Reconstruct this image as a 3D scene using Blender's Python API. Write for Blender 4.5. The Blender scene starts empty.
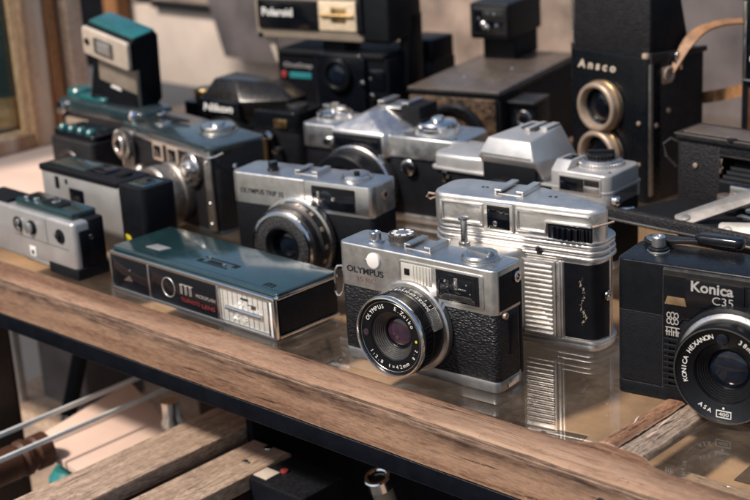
import bpy, bmesh, math, random
from mathutils import Matrix, Vector, Euler
random.seed(7)
S = 0.001                      # everything is written in millimetres
C = bpy.context.scene.collection
R = math.radians
PI = math.pi

# ------------------------------------------------------------------ materials
MATS = {}
def nodes_of(name):
    m = bpy.data.materials.new(name); m.use_nodes = True
    nt = m.node_tree; nt.nodes.clear()
    out = nt.nodes.new('ShaderNodeOutputMaterial')
    return m, nt, out
def N(nt, typ, **kw):
    n = nt.nodes.new(typ)
    for k, v in kw.items():
        if k.startswith('i_'):
            n.inputs[int(k[2:])].default_value = v
        else:
            setattr(n, k, v)
    return n
def sock(nt, node, name, val):
    if hasattr(val, 'is_output'): nt.links.new(val, node.inputs[name])
    else: node.inputs[name].default_value = val
def rgb(c): return (c[0], c[1], c[2], 1.0)
def coords(nt, sc=(1, 1, 1)):
    tc = N(nt, 'ShaderNodeTexCoord'); mp = N(nt, 'ShaderNodeMapping')
    mp.inputs['Scale'].default_value = sc
    nt.links.new(tc.outputs['Object'], mp.inputs['Vector'])
    return mp.outputs['Vector']
def noise(nt, vec, scale, detail=4, rough=.55, dist=0):
    n = N(nt, 'ShaderNodeTexNoise')
    nt.links.new(vec, n.inputs['Vector'])
    n.inputs['Scale'].default_value = scale; n.inputs['Detail'].default_value = detail
    n.inputs['Roughness'].default_value = rough; n.inputs['Distortion'].default_value = dist
    return n.outputs['Fac']
def ramp(nt, fac, stops):
    r = N(nt, 'ShaderNodeValToRGB')
    e = r.color_ramp.elements
    while len(e) < len(stops): e.new(.5)
    for k, (p, c) in enumerate(stops):
        e[k].position = p
        e[k].color = rgb(c) if isinstance(c, (tuple, list)) else (c, c, c, 1)
    nt.links.new(fac, r.inputs['Fac'])
    return r.outputs['Color']
def mix(nt, fac, a, b, mode='MIX'):
    m = N(nt, 'ShaderNodeMix', data_type='RGBA', blend_type=mode)
    for i, v in ((0, fac), (6, a), (7, b)):
        if hasattr(v, 'is_output'): nt.links.new(v, m.inputs[i])
        elif i == 0: m.inputs[0].default_value = v
        else: m.inputs[i].default_value = rgb(v) if len(v) == 3 else v
    return m.outputs[2]
def math_(nt, op, a, b=0.0):
    m = N(nt, 'ShaderNodeMath', operation=op)
    for i, v in ((0, a), (1, b)):
        if hasattr(v, 'is_output'): nt.links.new(v, m.inputs[i])
        else: m.inputs[i].default_value = v
    return m.outputs[0]

def M(name, col, metal=0.0, rough=.4, var=.12, vscale=90, rvar=.12, bump=0.0, bscale=900, sc=(1, 1, 1),
      coat=0.0, wear=None, dust=.0, spec=.5, scratch=.0, ior=1.5, kind='noise', bdist=.0002):
    """A procedural surface: colour blotches, uneven gloss, optional grain, worn edges, dust on upward faces."""
    m, nt, out = nodes_of(name)
    v0 = coords(nt); vs = coords(nt, sc)
    p = N(nt, 'ShaderNodeBsdfPrincipled')
    n1 = noise(nt, v0, vscale, 5)
    lo = tuple(max(0, c*(1-var)) for c in col); hi = tuple(min(1, c*(1+var)) for c in col)
    colr = ramp(nt, n1, [(.3, lo), (.7, hi)])
    n2 = noise(nt, v0, vscale*2.7, 6, .65)
    rg = ramp(nt, n2, [(.25, max(.03, rough-rvar)), (.75, min(1, rough+rvar))])
    met = metal
    if scratch:
        vsc = coords(nt, (2600, 60, 60)); s1 = noise(nt, vsc, 1, 2)
        vsd = coords(nt, (70, 1800, 1800)); s2 = noise(nt, vsd, 1, 2)
        sm = ramp(nt, math_(nt, 'MAXIMUM', s1, s2), [(.66, 0.0), (.72, 1.0)])
        rg = mix(nt, math_(nt, 'MULTIPLY', sm, scratch), rg, (.7, .7, .7))
    if wear:
        wc, wamt, wmet, wr = wear
        b = N(nt, 'ShaderNodeBevel', samples=4); b.inputs['Radius'].default_value = .0007*wr
        g = N(nt, 'ShaderNodeNewGeometry')
        d = N(nt, 'ShaderNodeVectorMath', operation='DOT_PRODUCT')
        nt.links.new(b.outputs[0], d.inputs[0]); nt.links.new(g.outputs['Normal'], d.inputs[1])
        e = math_(nt, 'SUBTRACT', 1.0, d.outputs['Value'])
        en = math_(nt, 'MULTIPLY', e, math_(nt, 'ADD', noise(nt, v0, 260, 4, .7), .1))
        mask = ramp(nt, en, [(.035, 0.0), (.11, 1.0)])
        mk = math_(nt, 'MULTIPLY', mask, wamt)
        colr = mix(nt, mk, colr, wc)
        if wmet: met = math_(nt, 'MAXIMUM', math_(nt, 'MULTIPLY', mk, wmet), metal)
    if dust:
        g2 = N(nt, 'ShaderNodeNewGeometry'); sx = N(nt, 'ShaderNodeSeparateXYZ')
        nt.links.new(g2.outputs['Normal'], sx.inputs[0])
        up = math_(nt, 'MAXIMUM', sx.outputs['Z'], .12)
        dn = ramp(nt, noise(nt, v0, 420, 6, .75), [(.46, 0.12), (.68, 1.0)])
        dm = math_(nt, 'MULTIPLY', math_(nt, 'MULTIPLY', up, dn), dust)
        colr = mix(nt, dm, colr, (.36, .33, .30))
        rg = mix(nt, dm, rg, (.8, .8, .8))
    sock(nt, p, 'Base Color', colr); sock(nt, p, 'Roughness', rg); sock(nt, p, 'Metallic', met)
    p.inputs['Specular IOR Level'].default_value = spec; p.inputs['IOR'].default_value = ior
    p.inputs['Coat Weight'].default_value = coat; p.inputs['Coat Roughness'].default_value = .08
    if bump:
        bn = N(nt, 'ShaderNodeBump'); bn.inputs['Strength'].default_value = bump; bn.inputs['Distance'].default_value = bdist
        if kind == 'leather':
            vo = N(nt, 'ShaderNodeTexVoronoi', feature='SMOOTH_F1'); nt.links.new(vs, vo.inputs['Vector'])
            vo.inputs['Scale'].default_value = bscale
            if 'Smoothness' in vo.inputs: vo.inputs['Smoothness'].default_value = .35
            h = math_(nt, 'ADD', math_(nt, 'MULTIPLY', vo.outputs['Distance'], -1.0), math_(nt, 'MULTIPLY', noise(nt, vs, bscale*.45, 3), .8))
        else:
            h = noise(nt, vs, bscale, 4, .6)
        nt.links.new(h, bn.inputs['Height']); nt.links.new(bn.outputs[0], p.inputs['Normal'])
    nt.links.new(p.outputs[0], out.inputs[0])
    MATS[name] = m
    return m

def wood(name, dark, light, axis='x', ring=26, stain=None, rough=.62, bump=.35, gloss=.35, pale=None, worn=None, grime=None, contrast=1.0, wv=.16, cracks=False):
    m, nt, out = nodes_of(name)
    st = {'x': (3, 60, 60), 'y': (60, 3, 60), 'z': (60, 60, 3)}[axis]
    v = coords(nt, st); v0 = coords(nt)
    fine = {'x': (60, 1300, 1300), 'y': (1300, 60, 1300), 'z': (1300, 1300, 60)}[axis]
    vf = coords(nt, fine)
    a = noise(nt, v, 1.0, 6, .6, 1.2); b = noise(nt, vf, 1.0, 3, .6)
    w = N(nt, 'ShaderNodeTexWave', wave_type='BANDS', bands_direction={'x': 'Y', 'y': 'X', 'z': 'X'}[axis])
    nt.links.new(v, w.inputs['Vector']); w.inputs['Scale'].default_value = ring/60; w.inputs['Distortion'].default_value = 5.5
    w.inputs['Detail'].default_value = 4; w.inputs['Detail Scale'].default_value = 1.6
    f = math_(nt, 'ADD', math_(nt, 'MULTIPLY', a, .52), math_(nt, 'ADD', math_(nt, 'MULTIPLY', w.outputs['Fac'], wv), math_(nt, 'MULTIPLY', b, .56-wv)))
    mid = tuple((x+y)/2*.96 for x, y in zip(dark, light))
    col = ramp(nt, f, [(.32, dark), (.52, mid), (.78, light)])
    md = {'x': (150, 1050, 1050), 'y': (1050, 150, 1050), 'z': (1050, 1050, 150)}[axis]
    g2 = noise(nt, coords(nt, md), 1.0, 4, .65, .4)
    col = mix(nt, ramp(nt, g2, [(.38, .75*contrast), (.55, 0.0)]), col, tuple(c*.42 for c in dark))
    if pale:      # bare, rubbed patches
        pm = ramp(nt, noise(nt, coords(nt, tuple(s*.25 for s in st)), 1.4, 5, .6), [(.48, 0.0), (.66, .75)])
        col = mix(nt, pm, col, pale)
    if stain:     # dark blotches and dents
        sm = ramp(nt, noise(nt, coords(nt, tuple(9 if q < 10 else 40 for q in st)), 1, 7, .72, .3), [(.52, 0.0), (.72, .6)])
        col = mix(nt, sm, col, stain)
        s2 = ramp(nt, noise(nt, v0, 420, 3, .6), [(.66, 0.0), (.74, .7)])
        col = mix(nt, s2, col, stain)
    if cracks:    # long hairline splits and short scratches
        st2 = {'x': (16, 520, 520), 'y': (520, 16, 520), 'z': (520, 520, 16)}[axis]
        c1 = ramp(nt, noise(nt, coords(nt, st2), 1, 2, .5, .8), [(.655, 0.0), (.69, .85)])
        col = mix(nt, c1, col, tuple(q*.25 for q in dark))
        c2 = ramp(nt, noise(nt, coords(nt, (190, 190, 190)), 1, 5, .75, .6), [(.60, 0.0), (.68, .5)])
        col = mix(nt, c2, col, tuple(min(1, q*1.25) for q in light))
        c3 = ramp(nt, noise(nt, coords(nt, (45, 210, 210)), 1, 6, .7, .4), [(.50, 0.0), (.68, .55)])
        col = mix(nt, c3, col, tuple(q*.8 for q in dark))
    if grime:     # old dirt lodged in a band along the timber (object z, metres)
        z0, z1, gcol = grime
        tc = N(nt, 'ShaderNodeTexCoord'); sx = N(nt, 'ShaderNodeSeparateXYZ'); nt.links.new(tc.outputs['Object'], sx.inputs[0])
        zz = math_(nt, 'ADD', sx.outputs['Z'], math_(nt, 'MULTIPLY', math_(nt, 'SUBTRACT', noise(nt, coords(nt, (30, 90, 90)), 1, 5, .65), .5), .016))
        mr = N(nt, 'ShaderNodeMapRange'); nt.links.new(zz, mr.inputs[0])
        mr.inputs[1].default_value = z0; mr.inputs[2].default_value = z1; mr.inputs[3].default_value = 0; mr.inputs[4].default_value = 1
        up = math_(nt, 'LESS_THAN', sx.outputs['Z'], -.0004)
        gm = math_(nt, 'MULTIPLY', math_(nt, 'MULTIPLY', mr.outputs[0], up), ramp(nt, noise(nt, coords(nt, (60, 700, 700)), 1, 4, .6), [(.28, .35), (.6, 1.0)]))
        col = mix(nt, gm, col, gcol)
    if worn:      # rubbed edges
        bv = N(nt, 'ShaderNodeBevel', samples=4); bv.inputs['Radius'].default_value = .0022
        g = N(nt, 'ShaderNodeNewGeometry'); d = N(nt, 'ShaderNodeVectorMath', operation='DOT_PRODUCT')
        nt.links.new(bv.outputs[0], d.inputs[0]); nt.links.new(g.outputs['Normal'], d.inputs[1])
        e = math_(nt, 'MULTIPLY', math_(nt, 'SUBTRACT', 1.0, d.outputs['Value']), math_(nt, 'ADD', noise(nt, v0, 160, 4, .7), .1))
        col = mix(nt, ramp(nt, e, [(.02, 0.0), (.09, .8)]), col, worn)
    p = N(nt, 'ShaderNodeBsdfPrincipled')
    sock(nt, p, 'Base Color', col)
    sock(nt, p, 'Roughness', ramp(nt, f, [(.3, min(1, rough+.15)), (.8, rough-.1)]))
    p.inputs['Specular IOR Level'].default_value = gloss
    bn = N(nt, 'ShaderNodeBump'); bn.inputs['Strength'].default_value = bump; bn.inputs['Distance'].default_value = .0006
    nt.links.new(math_(nt, 'ADD', f, math_(nt, 'MULTIPLY', noise(nt, v0, 300, 4, .7), .35)), bn.inputs['Height'])
    nt.links.new(bn.outputs[0], p.inputs['Normal'])
    nt.links.new(p.outputs[0], out.inputs[0])
    MATS[name] = m
    return m

def pane(name, tint=(.93, .95, .93), dirt=.04, rough=.015):
    """Sheet glass: a Fresnel mirror over clear transmission, a little dirt."""
    m, nt, out = nodes_of(name)
    fr = N(nt, 'ShaderNodeFresnel'); gm = N(nt, 'ShaderNodeNewGeometry')
    nt.links.new(math_(nt, 'ADD', math_(nt, 'MULTIPLY', gm.outputs['Backfacing'], 1/1.52-1.52), 1.52), fr.inputs['IOR'])
    tr = N(nt, 'ShaderNodeBsdfTransparent'); tr.inputs[0].default_value = rgb(tint)
    gl = N(nt, 'ShaderNodeBsdfGlossy'); gl.inputs['Roughness'].default_value = rough
    mx = N(nt, 'ShaderNodeMixShader')
    f2 = math_(nt, 'MULTIPLY', fr.outputs[0], 1.0)
    nt.links.new(f2, mx.inputs[0]); nt.links.new(tr.outputs[0], mx.inputs[1]); nt.links.new(gl.outputs[0], mx.inputs[2])
    df = N(nt, 'ShaderNodeBsdfDiffuse'); df.inputs[0].default_value = (.46, .36, .27, 1)
    v0 = coords(nt)
    dm = ramp(nt, noise(nt, v0, 55, 7, .72), [(.45, dirt*.35), (.75, dirt*2.4)])
    sp = ramp(nt, noise(nt, v0, 700, 2, .5), [(.72, 0.0), (.78, .35)])
    sx = ramp(nt, noise(nt, coords(nt, (25, 1400, 1)), 1, 2, .5), [(.74, 0.0), (.78, .16)])
    dmx = math_(nt, 'MAXIMUM', math_(nt, 'MAXIMUM', dm, sp), sx)
    m2 = N(nt, 'ShaderNodeMixShader')
    nt.links.new(dmx, m2.inputs[0]); nt.links.new(mx.outputs[0], m2.inputs[1]); nt.links.new(df.outputs[0], m2.inputs[2])
    nt.links.new(m2.outputs[0], out.inputs[0])
    MATS[name] = m
    return m

# metals
M('satin', (.62, .61, .60), 1, .36, .10, 60, .10, .10, 1500, scratch=.35, dust=.16)
M('satin_warm', (.66, .64, .615), 1, .35, .12, 60, .10, .08, 1500, scratch=.4, dust=.14)
M('satin_grey', (.40, .40, .405), 1, .42, .12, 60, .10, .08, 1500, scratch=.35, dust=.18)
M('cast_silver', (.66, .64, .615), .9, .36, .14, 42, .14, .5, 55, scratch=.45, dust=.14, bdist=.0012)
M('painted_silver', (.50, .49, .48), .6, .38, .14, 38, .12, .06, 1800, dust=.14, scratch=.3)
M('strut_metal', (.34, .315, .285), .7, .42, .2, 60, .12, .1, 700, scratch=.4, dust=.2)
M('chrome', (.72, .71, .70), 1, .14, .08, 80, .08, dust=.10)
M('clean_chrome', (.66, .66, .655), 1, .20, .06, 60, .05)
M('dull_chrome', (.56, .54, .52), 1, .26, .14, 90, .10, .05, 800, dust=.06)
M('cream_metal', (.56, .46, .37), .5, .4, .15, 120, .1)
M('old_nickel', (.27, .25, .23), .9, .46, .30, 90, .15, .12, 600, dust=.2)
M('brass', (.52, .36, .17), 1, .34, .22, 120, .12, .1, 500, dust=.1)
M('tarnished_ring', (.38, .29, .22), .4, .48, .22, 110, .14, .06, 700)
# blacks
GREY = (.30, .27, .25)
M('black_leather', (.006, .0065, .009), 0, .42, .3, 200, .10, .9, 760, kind='leather', sc=(.55, 1, 1.25), spec=.38, dust=.03, bdist=.0007)
M('plain_leather', (.005, .006, .0085), 0, .50, .3, 200, .10, .55, 1500, kind='leather', spec=.18, dust=.03, bdist=.0003)
M('worn_leather', (.009, .009, .011), 0, .55, .35, 200, .10, .9, 900, kind='leather', spec=.3, dust=.11, bdist=.0005, wear=((.14, .12, .10), .6, 0, 1.4))
M('black_paint', (.004, .005, .007), 0, .27, .25, 120, .10, .05, 400, wear=((.30, .27, .24), .75, .6, .8), dust=.02, spec=.24)
M('black_plastic', (.0055, .0065, .009), 0, .38, .2, 120, .10, .10, 1400, wear=((.10, .10, .105), .6, 0, .8), dust=.035, spec=.15)
M('gloss_black', (.004, .005, .008), 0, .15, .2, 120, .06, .02, 500, dust=.02)
M('matt_black', (.005, .006, .008), 0, .65, .2, 100, .1, .1, 900, dust=.02, spec=.2)
M('dark_metal', (.055, .052, .052), .8, .38, .25, 90, .12, .08, 700, wear=((.35, .32, .29), .7, .8, .9), dust=.14)
M('sky_sheen_teal', (.010, .034, .038), 0, .18, .2, 60, .10, .05, 300, dust=.02, coat=.6, spec=.8)  # teal of reflected sky put into the base colour of black tops
M('sky_sheen_bright', (.012, .115, .12), 0, .24, .2, 60, .10, .05, 300, dust=.02, coat=.6, spec=.8)  # stronger sky reflection painted as a teal base colour
M('sky_sheen_slate', (.014, .030, .036), 0, .30, .25, 60, .10, .05, 300, dust=.10, coat=.6, spec=.8)  # duller blue-green sky sheen painted into a dark top's colour
M('grey_crackle', (.135, .105, .085), .45, .34, .25, 70, .12, .3, 1300, dust=.18, wear=((.4, .37, .33), .5, .5, 1))
M('dark_glass', (.004, .005, .008), 0, .05, .2, 200, .03, spec=.6)
M('lens_black', (.0035, .004, .0055), 0, .34, .2, 200, .08, .05, 900, dust=.01, spec=.25)
M('coated_glass', (.030, .014, .026), 0, .05, .5, 120, .02, spec=.7, coat=.3)
M('blue_glass', (.006, .009, .016), 0, .06, .5, 120, .02, spec=.45)
# light plastics, inks
M('cream_plastic', (.52, .44, .36), 0, .42, .12, 90, .1, .06, 800, dust=.1)
M('taupe_plastic', (.24, .20, .155), 0, .45, .12, 90, .1, .06, 800, dust=.1)
M('white_plastic', (.72, .70, .68), 0, .35, .05, 90, .08)
M('frosted_window', (.50, .48, .43), .15, .38, .08, 200, .1)
M('white_ink', (.74, .73, .70), 0, .5, .10, 300, .1)
M('silver_ink', (.62, .60, .58), .6, .4, .12, 300, .1)
M('black_ink', (.012, .012, .015), 0, .45, .2, 300, .1)
M('red_ink', (.24, .03, .028), 0, .5, .1, 300, .1)
M('rust_ink', (.16, .075, .06), 0, .5, .1, 300, .1)
M('teal_ink', (.02, .20, .22), 0, .45, .1, 300, .1)
M('yellow_ink', (.62, .52, .03), 0, .45, .08, 300, .1)
M('amber_window', (.20, .13, .07), .2, .2, .25, 300, .1)
M('flash_foil', (.92, .91, .90), .25, .3, .03, 300, .1, .35, 120, bdist=.0014)
M('warm_foil', (.86, .68, .48), .2, .4, .2, 200, .1, .5, 200, bdist=.001)
M('brassed_black', (.012, .010, .009), .3, .24, .3, 120, .10, .05, 400, wear=((.50, .30, .15), .9, .8, 1.6), dust=.03, spec=.6)
M('tan_strap', (.27, .135, .06), 0, .55, .35, 160, .1, .3, 900, dust=.05)
# setting
M('shade_brown', (.09, .062, .045), 0, .8, .3, 30, .08, spec=.2)  # dark base colour standing in for shade under the glass
M('tan_board', (.52, .345, .21), 0, .75, .5, 13, .08, .1, 500, spec=.25)
M('beige_board', (.50, .42, .36), 0, .8, .12, 20, .06, .25, 130, sc=(.05, 1, 3), spec=.2)
M('brown_canvas', (.29, .225, .185), 0, .75, .4, 22, .08, .25, 160, spec=.2)
M('grey_panel', (.125, .108, .108), 0, .65, .38, 16, .1, .1, 300, spec=.3)
M('pale_board', (.68, .50, .41), 0, .7, .10, 18, .08, .1, 200, sc=(.2, 1, 1), spec=.25)
M('black_strip', (.004, .005, .008), 0, .55, .3, 100, .12, .25, 500, spec=.04, wear=((.30, .28, .25), 1.0, .2, .8))
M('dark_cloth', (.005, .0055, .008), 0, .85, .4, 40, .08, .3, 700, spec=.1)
M('floor_grey', (.055, .05, .047), 0, .8, .3, 2, .1)
M('gold_mottle', (.085, .052, .030), .4, .40, .95, 260, .15, .8, 420, bdist=.0012, dust=.12)
M('selenium', (.035, .034, .036), .5, .22, .6, 900, .1, 1.0, 1300, bdist=.0008, coat=.6)
M('green_clutter', (.02, .17, .17), 0, .3, .2, 50, .1)
wood('rail_wood', (.13, .062, .038), (.35, .20, .122), 'x', 22, wv=.03, contrast=.9, cracks=True, bump=.7, stain=(.05, .026, .018), rough=.66, pale=(.43, .285, .195), worn=(.50, .35, .25), grime=(-.0135, -.0045, (.035, .018, .013)), gloss=.25)
wood('divider_wood', (.13, .058, .034), (.42, .24, .145), 'y', 22, cracks=True, stain=(.05, .028, .02), rough=.6, pale=(.48, .36, .27), worn=(.55, .42, .33))
wood('grey_wood', (.16, .115, .085), (.42, .33, .26), 'y', 22, cracks=True, stain=(.06, .036, .025), rough=.7, pale=(.52, .43, .35), worn=(.55, .45, .36))
wood('frame_wood', (.38, .19, .085), (.74, .48, .285), 'z', 24, stain=(.16, .085, .05), rough=.65, pale=(.80, .68, .56))
wood('orange_wood', (.27, .115, .045), (.44, .21, .085), 'z', 24, rough=.55)
wood('red_wood', (.045, .018, .010), (.12, .048, .024), 'z', 24, rough=.5)
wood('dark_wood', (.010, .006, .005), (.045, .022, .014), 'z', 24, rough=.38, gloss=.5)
wood('plank_wood', (.30, .20, .14), (.58, .44, .33), 'y', 24, cracks=True, stain=(.12, .075, .05), rough=.75)
wood('light_wood', (.50, .345, .235), (.76, .58, .44), 'x', 20, rough=.6, bump=.1)
pane('sheet_glass', (.93, .92, .90), dirt=.05)
pane('frame_glass', (.80, .86, .86), dirt=.02)
M('edge_glass', (.62, .66, .65), 0, .16, .15, 60, .06, spec=.7)
pane('clear_plastic', (.95, .95, .94), dirt=.03, rough=.03)

# ------------------------------------------------------------------ mesh building
def rrect(x0, x1, y0, y1, r, n=6, corners=(1, 1, 1, 1)):
    """Rounded rectangle, corners in order (x0y0, x1y0, x1y1, x0y1)."""
    pts = []
    for k, (cx, cy, a0) in enumerate(((x0, y0, PI), (x1, y0, 1.5*PI), (x1, y1, 0), (x0, y1, .5*PI))):
        rr = r*corners[k]
        if rr <= 1e-6: pts.append((cx, cy)); continue
        ox = cx + rr if cx == x0 else cx - rr
        oy = cy + rr if cy == y0 else cy - rr
        for i in range(n+1):
            a = a0 + .5*PI*i/n
            pts.append((ox + rr*math.cos(a), oy + rr*math.sin(a)))
    return pts
def circ(cx, cy, r, n=32): return [(cx+r*math.cos(2*PI*k/n), cy+r*math.sin(2*PI*k/n)) for k in range(n)]
def gear(cx, cy, r, teeth, dep):
    p = []
    for k in range(teeth):
        a = 2*PI*k/teeth; w = 2*PI/teeth
        for f, rr in ((0, r-dep), (.22, r), (.62, r), (.84, r-dep)):
            p.append((cx+rr*math.cos(a+f*w), cy+rr*math.sin(a+f*w)))
    return p
AX = {'z': lambda u, v, w: (u, v, w), 'y': lambda u, v, w: (u, w, v), 'x': lambda u, v, w: (w, u, v)}

class MB:
    def __init__(self): self.bm = bmesh.new(); self.T = Matrix.Identity(4)
    def _merge(self, b, T=None):
        bmesh.ops.recalc_face_normals(b, faces=b.faces)
        me = bpy.data.meshes.new('tmp'); b.to_mesh(me); b.free()
        me.transform(self.T @ (T or Matrix.Identity(4)))
        self.bm.from_mesh(me); bpy.data.meshes.remove(me)
        return self
    def prism(self, pts, a, b, axis='z', bev=0, seg=2, ends='both', T=None, taper=None):
        f = AX[axis]; q = bmesh.new(); n = len(pts)
        lo = [q.verts.new(f(u, v, a)) for u, v in pts]
        if taper:
            cu = sum(p[0] for p in pts)/n; cv = sum(p[1] for p in pts)/n
            top = [(cu+(u-cu)*taper, cv+(v-cv)*taper) for u, v in pts]
        else: top = pts
        hi = [q.verts.new(f(u, v, b)) for u, v in top]
        q.faces.new(lo); q.faces.new(hi)
        for i in range(n): q.faces.new((lo[i], lo[(i+1) % n], hi[(i+1) % n], hi[i]))
        bmesh.ops.recalc_face_normals(q, faces=q.faces)
        if bev > 0:
            q.edges.ensure_lookup_table(); es = []
            L, H_ = set(lo), set(hi)
            for e in q.edges:
                v0, v1 = e.verts
                if ends in ('both', 'lo') and v0 in L and v1 in L: es.append(e)
                if ends in ('both', 'hi') and v0 in H_ and v1 in H_: es.append(e)
            bmesh.ops.bevel(q, geom=es, offset=bev, segments=seg, profile=.5, affect='EDGES', clamp_overlap=True)
        return self._merge(q, T)
    def box(self, x0, x1, y0, y1, z0, z1, bev=.4, seg=2, T=None):
        q = bmesh.new(); bmesh.ops.create_cube(q, size=1)
        for v in q.verts: v.co = Vector(((x0+x1)/2+v.co.x*(x1-x0), (y0+y1)/2+v.co.y*(y1-y0), (z0+z1)/2+v.co.z*(z1-z0)))
        bv = min(bev, .45*min(abs(x1-x0), abs(y1-y0), abs(z1-z0)))
        if bv > 0: bmesh.ops.bevel(q, geom=q.edges[:], offset=bv, segments=seg, profile=.5, affect='EDGES', clamp_overlap=True)
        return self._merge(q, T)
    def lathe(self, prof, o=(0, 0, 0), axis='y', n=48, closed=False, T=None):
        """prof: (r, t) pairs; t runs along the axis from the origin o."""
        q = bmesh.new(); rings = []
        for r, t in prof:
            if r < 1e-6:
                p = {'y': (o[0], o[1]+t, o[2]), 'z': (o[0], o[1], o[2]+t), 'x': (o[0]+t, o[1], o[2])}[axis]
                rings.append([q.verts.new(p)]); continue
            ring = []
            for k in range(n):
                a = 2*PI*k/n; c, s = r*math.cos(a), r*math.sin(a)
                p = {'y': (o[0]+c, o[1]+t, o[2]+s), 'z': (o[0]+c, o[1]+s, o[2]+t), 'x': (o[0]+t, o[1]+c, o[2]+s)}[axis]
                ring.append(q.verts.new(p))
            rings.append(ring)
        m = len(rings)
        for i in range(m if closed else m-1):
            A, B = rings[i], rings[(i+1) % m]
            for k in range(n):
                k2 = (k+1) % n
                if len(A) == 1 and len(B) == 1: continue
                if len(A) == 1: q.faces.new((A[0], B[k], B[k2]))
                elif len(B) == 1: q.faces.new((A[k], A[k2], B[0]))
                else: q.faces.new((A[k], A[k2], B[k2], B[k]))
        return self._merge(q, T)
    def cyl(self, o, r, h, axis='z', bev=.3, n=32, r2=None, T=None):
        r2 = r if r2 is None else r2
        s = 1 if h > 0 else -1; b = min(bev, abs(h)*.4, r*.4)
        pr = [(0, 0), (max(r-b*.5, 0), 0), (r, s*b*.5), (r2, h-s*b), (r2-b*.3, h-s*b*.3), (r2-b, h), (0, h)]
        return self.lathe(pr, o, axis, n, T=T)
    def ring(self, o, r0, r1, t0, t1, axis='y', b=.3, n=48, T=None):
        """A band between radii r0 < r1 and t0..t1 along the axis."""
        d = 1 if t1 > t0 else -1
        pr = [(r0, t0), (r1-b, t0), (r1, t0+d*b), (r1, t1-d*b), (r1-b, t1), (r0+b, t1), (r0, t1-d*b)]
        return self.lathe(pr, o, axis, n, closed=True, T=T)
    def knurl(self, o, r, h, teeth, dep=.5, axis='z', bev=.25, T=None):
        u = {'z': (o[0], o[1]), 'y': (o[0], o[2]), 'x': (o[1], o[2])}[axis]; w = {'z': o[2], 'y': o[1], 'x': o[0]}[axis]
        return self.prism(gear(u[0], u[1], r, teeth, dep), w, w+h, axis, bev, 1, T=T)
    def tube(self, pts, r, n=8):
        """Swept round bar through points."""
        q = bmesh.new(); P = [Vector(p) for p in pts]; rings = []
        up = Vector((0, 0, 1)); m = len(P)
        for i, p in enumerate(P):
            t = (P[min(i+1, m-1)] - P[max(i-1, 0)]).normalized()
            a = t.cross(up)
            if a.length < .05: a = t.cross(Vector((1, 0, 0)))
            a.normalize(); b = t.cross(a)
            rr = r[i] if isinstance(r, (list, tuple)) else r
            rings.append([q.verts.new(p + a*rr*math.cos(2*PI*k/n) + b*rr*math.sin(2*PI*k/n)) for k in range(n)])
        for A, B in zip(rings, rings[1:]):
            for k in range(n): q.faces.new((A[k], A[(k+1) % n], B[(k+1) % n], B[k]))
        q.faces.new(rings[0]); q.faces.new(rings[-1])
        return self._merge(q)
    def strap(self, pts, width, th, side=Vector((0, 0, 1))):
        """Flat band along points; side gives its width direction (one vector or one per point)."""
        q = bmesh.new(); P = [Vector(p) for p in pts]; rings = []; m = len(P)
        for i, p in enumerate(P):
            t = (P[min(i+1, m-1)] - P[max(i-1, 0)]).normalized()
            sd = Vector(side[i]) if isinstance(side, list) else Vector(side)
            sd = (sd - t*sd.dot(t)).normalized(); nn = t.cross(sd)
            w = width[i] if isinstance(width, list) else width
            rings.append([q.verts.new(p+sd*a*w/2+nn*b*th/2) for a, b in ((-1, -1), (1, -1), (1, 1), (-1, 1))])
        for A, B in zip(rings, rings[1:]):
            for k in range(4): q.faces.new((A[k], A[(k+1) % 4], B[(k+1) % 4], B[k]))
        q.faces.new(rings[0]); q.faces.new(rings[-1])
        return self._merge(q)
    def hull(self, verts, faces, bev=0, seg=2):
        q = bmesh.new(); vs = [q.verts.new(v) for v in verts]
        for f in faces: q.faces.new([vs[i] for i in f])
        bmesh.ops.recalc_face_normals(q, faces=q.faces)
        if bev: bmesh.ops.bevel(q, geom=q.edges[:], offset=bev, segments=seg, profile=.5, affect='EDGES', clamp_overlap=True)
        return self._merge(q)
    def text(self, s, x, z, w, h, y, th=.12, shear=0, bold=.0, T=None, face='y'):
        """Letters fitted to a w x h box whose lower left corner is (x, z), standing proud of the plane y (facing -y)."""
        V, F = glyphs(s, shear, bold)
        if not V: return self
        xs = [v[0] for v in V]; ys = [v[1] for v in V]
        ax, bx, ay, by = min(xs), max(xs), min(ys), max(ys)
        q = bmesh.new(); fr = []; bk = []
        for vx, vy in V:
            px = x+(vx-ax)/(bx-ax)*w; pz = z+(vy-ay)/max(by-ay, 1e-6)*h
            a = (px, y-th, pz) if face == 'y' else (px, pz, y+th)
            fr.append(q.verts.new(a))
        for f in F:
            try: q.faces.new([fr[i] for i in f])
            except ValueError: pass
        return self._merge_open(q, T, Vector((0, -1, 0)) if face == 'y' else Vector((0, 0, 1)))
    def _merge_open(self, q, T, want):
        q.normal_update()
        for f in q.faces:
            if f.normal.dot(want) < 0: f.normal_flip()
        ext = bmesh.ops.extrude_face_region(q, geom=q.faces[:])
        vs = [e for e in ext['geom'] if isinstance(e, bmesh.types.BMVert)]
        bmesh.ops.translate(q, verts=vs, vec=want*.06)
        me = bpy.data.meshes.new('tmp'); q.to_mesh(me); q.free()
        me.transform(self.T @ (T or Matrix.Identity(4)))
        self.bm.from_mesh(me); bpy.data.meshes.remove(me)
        return self
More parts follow.
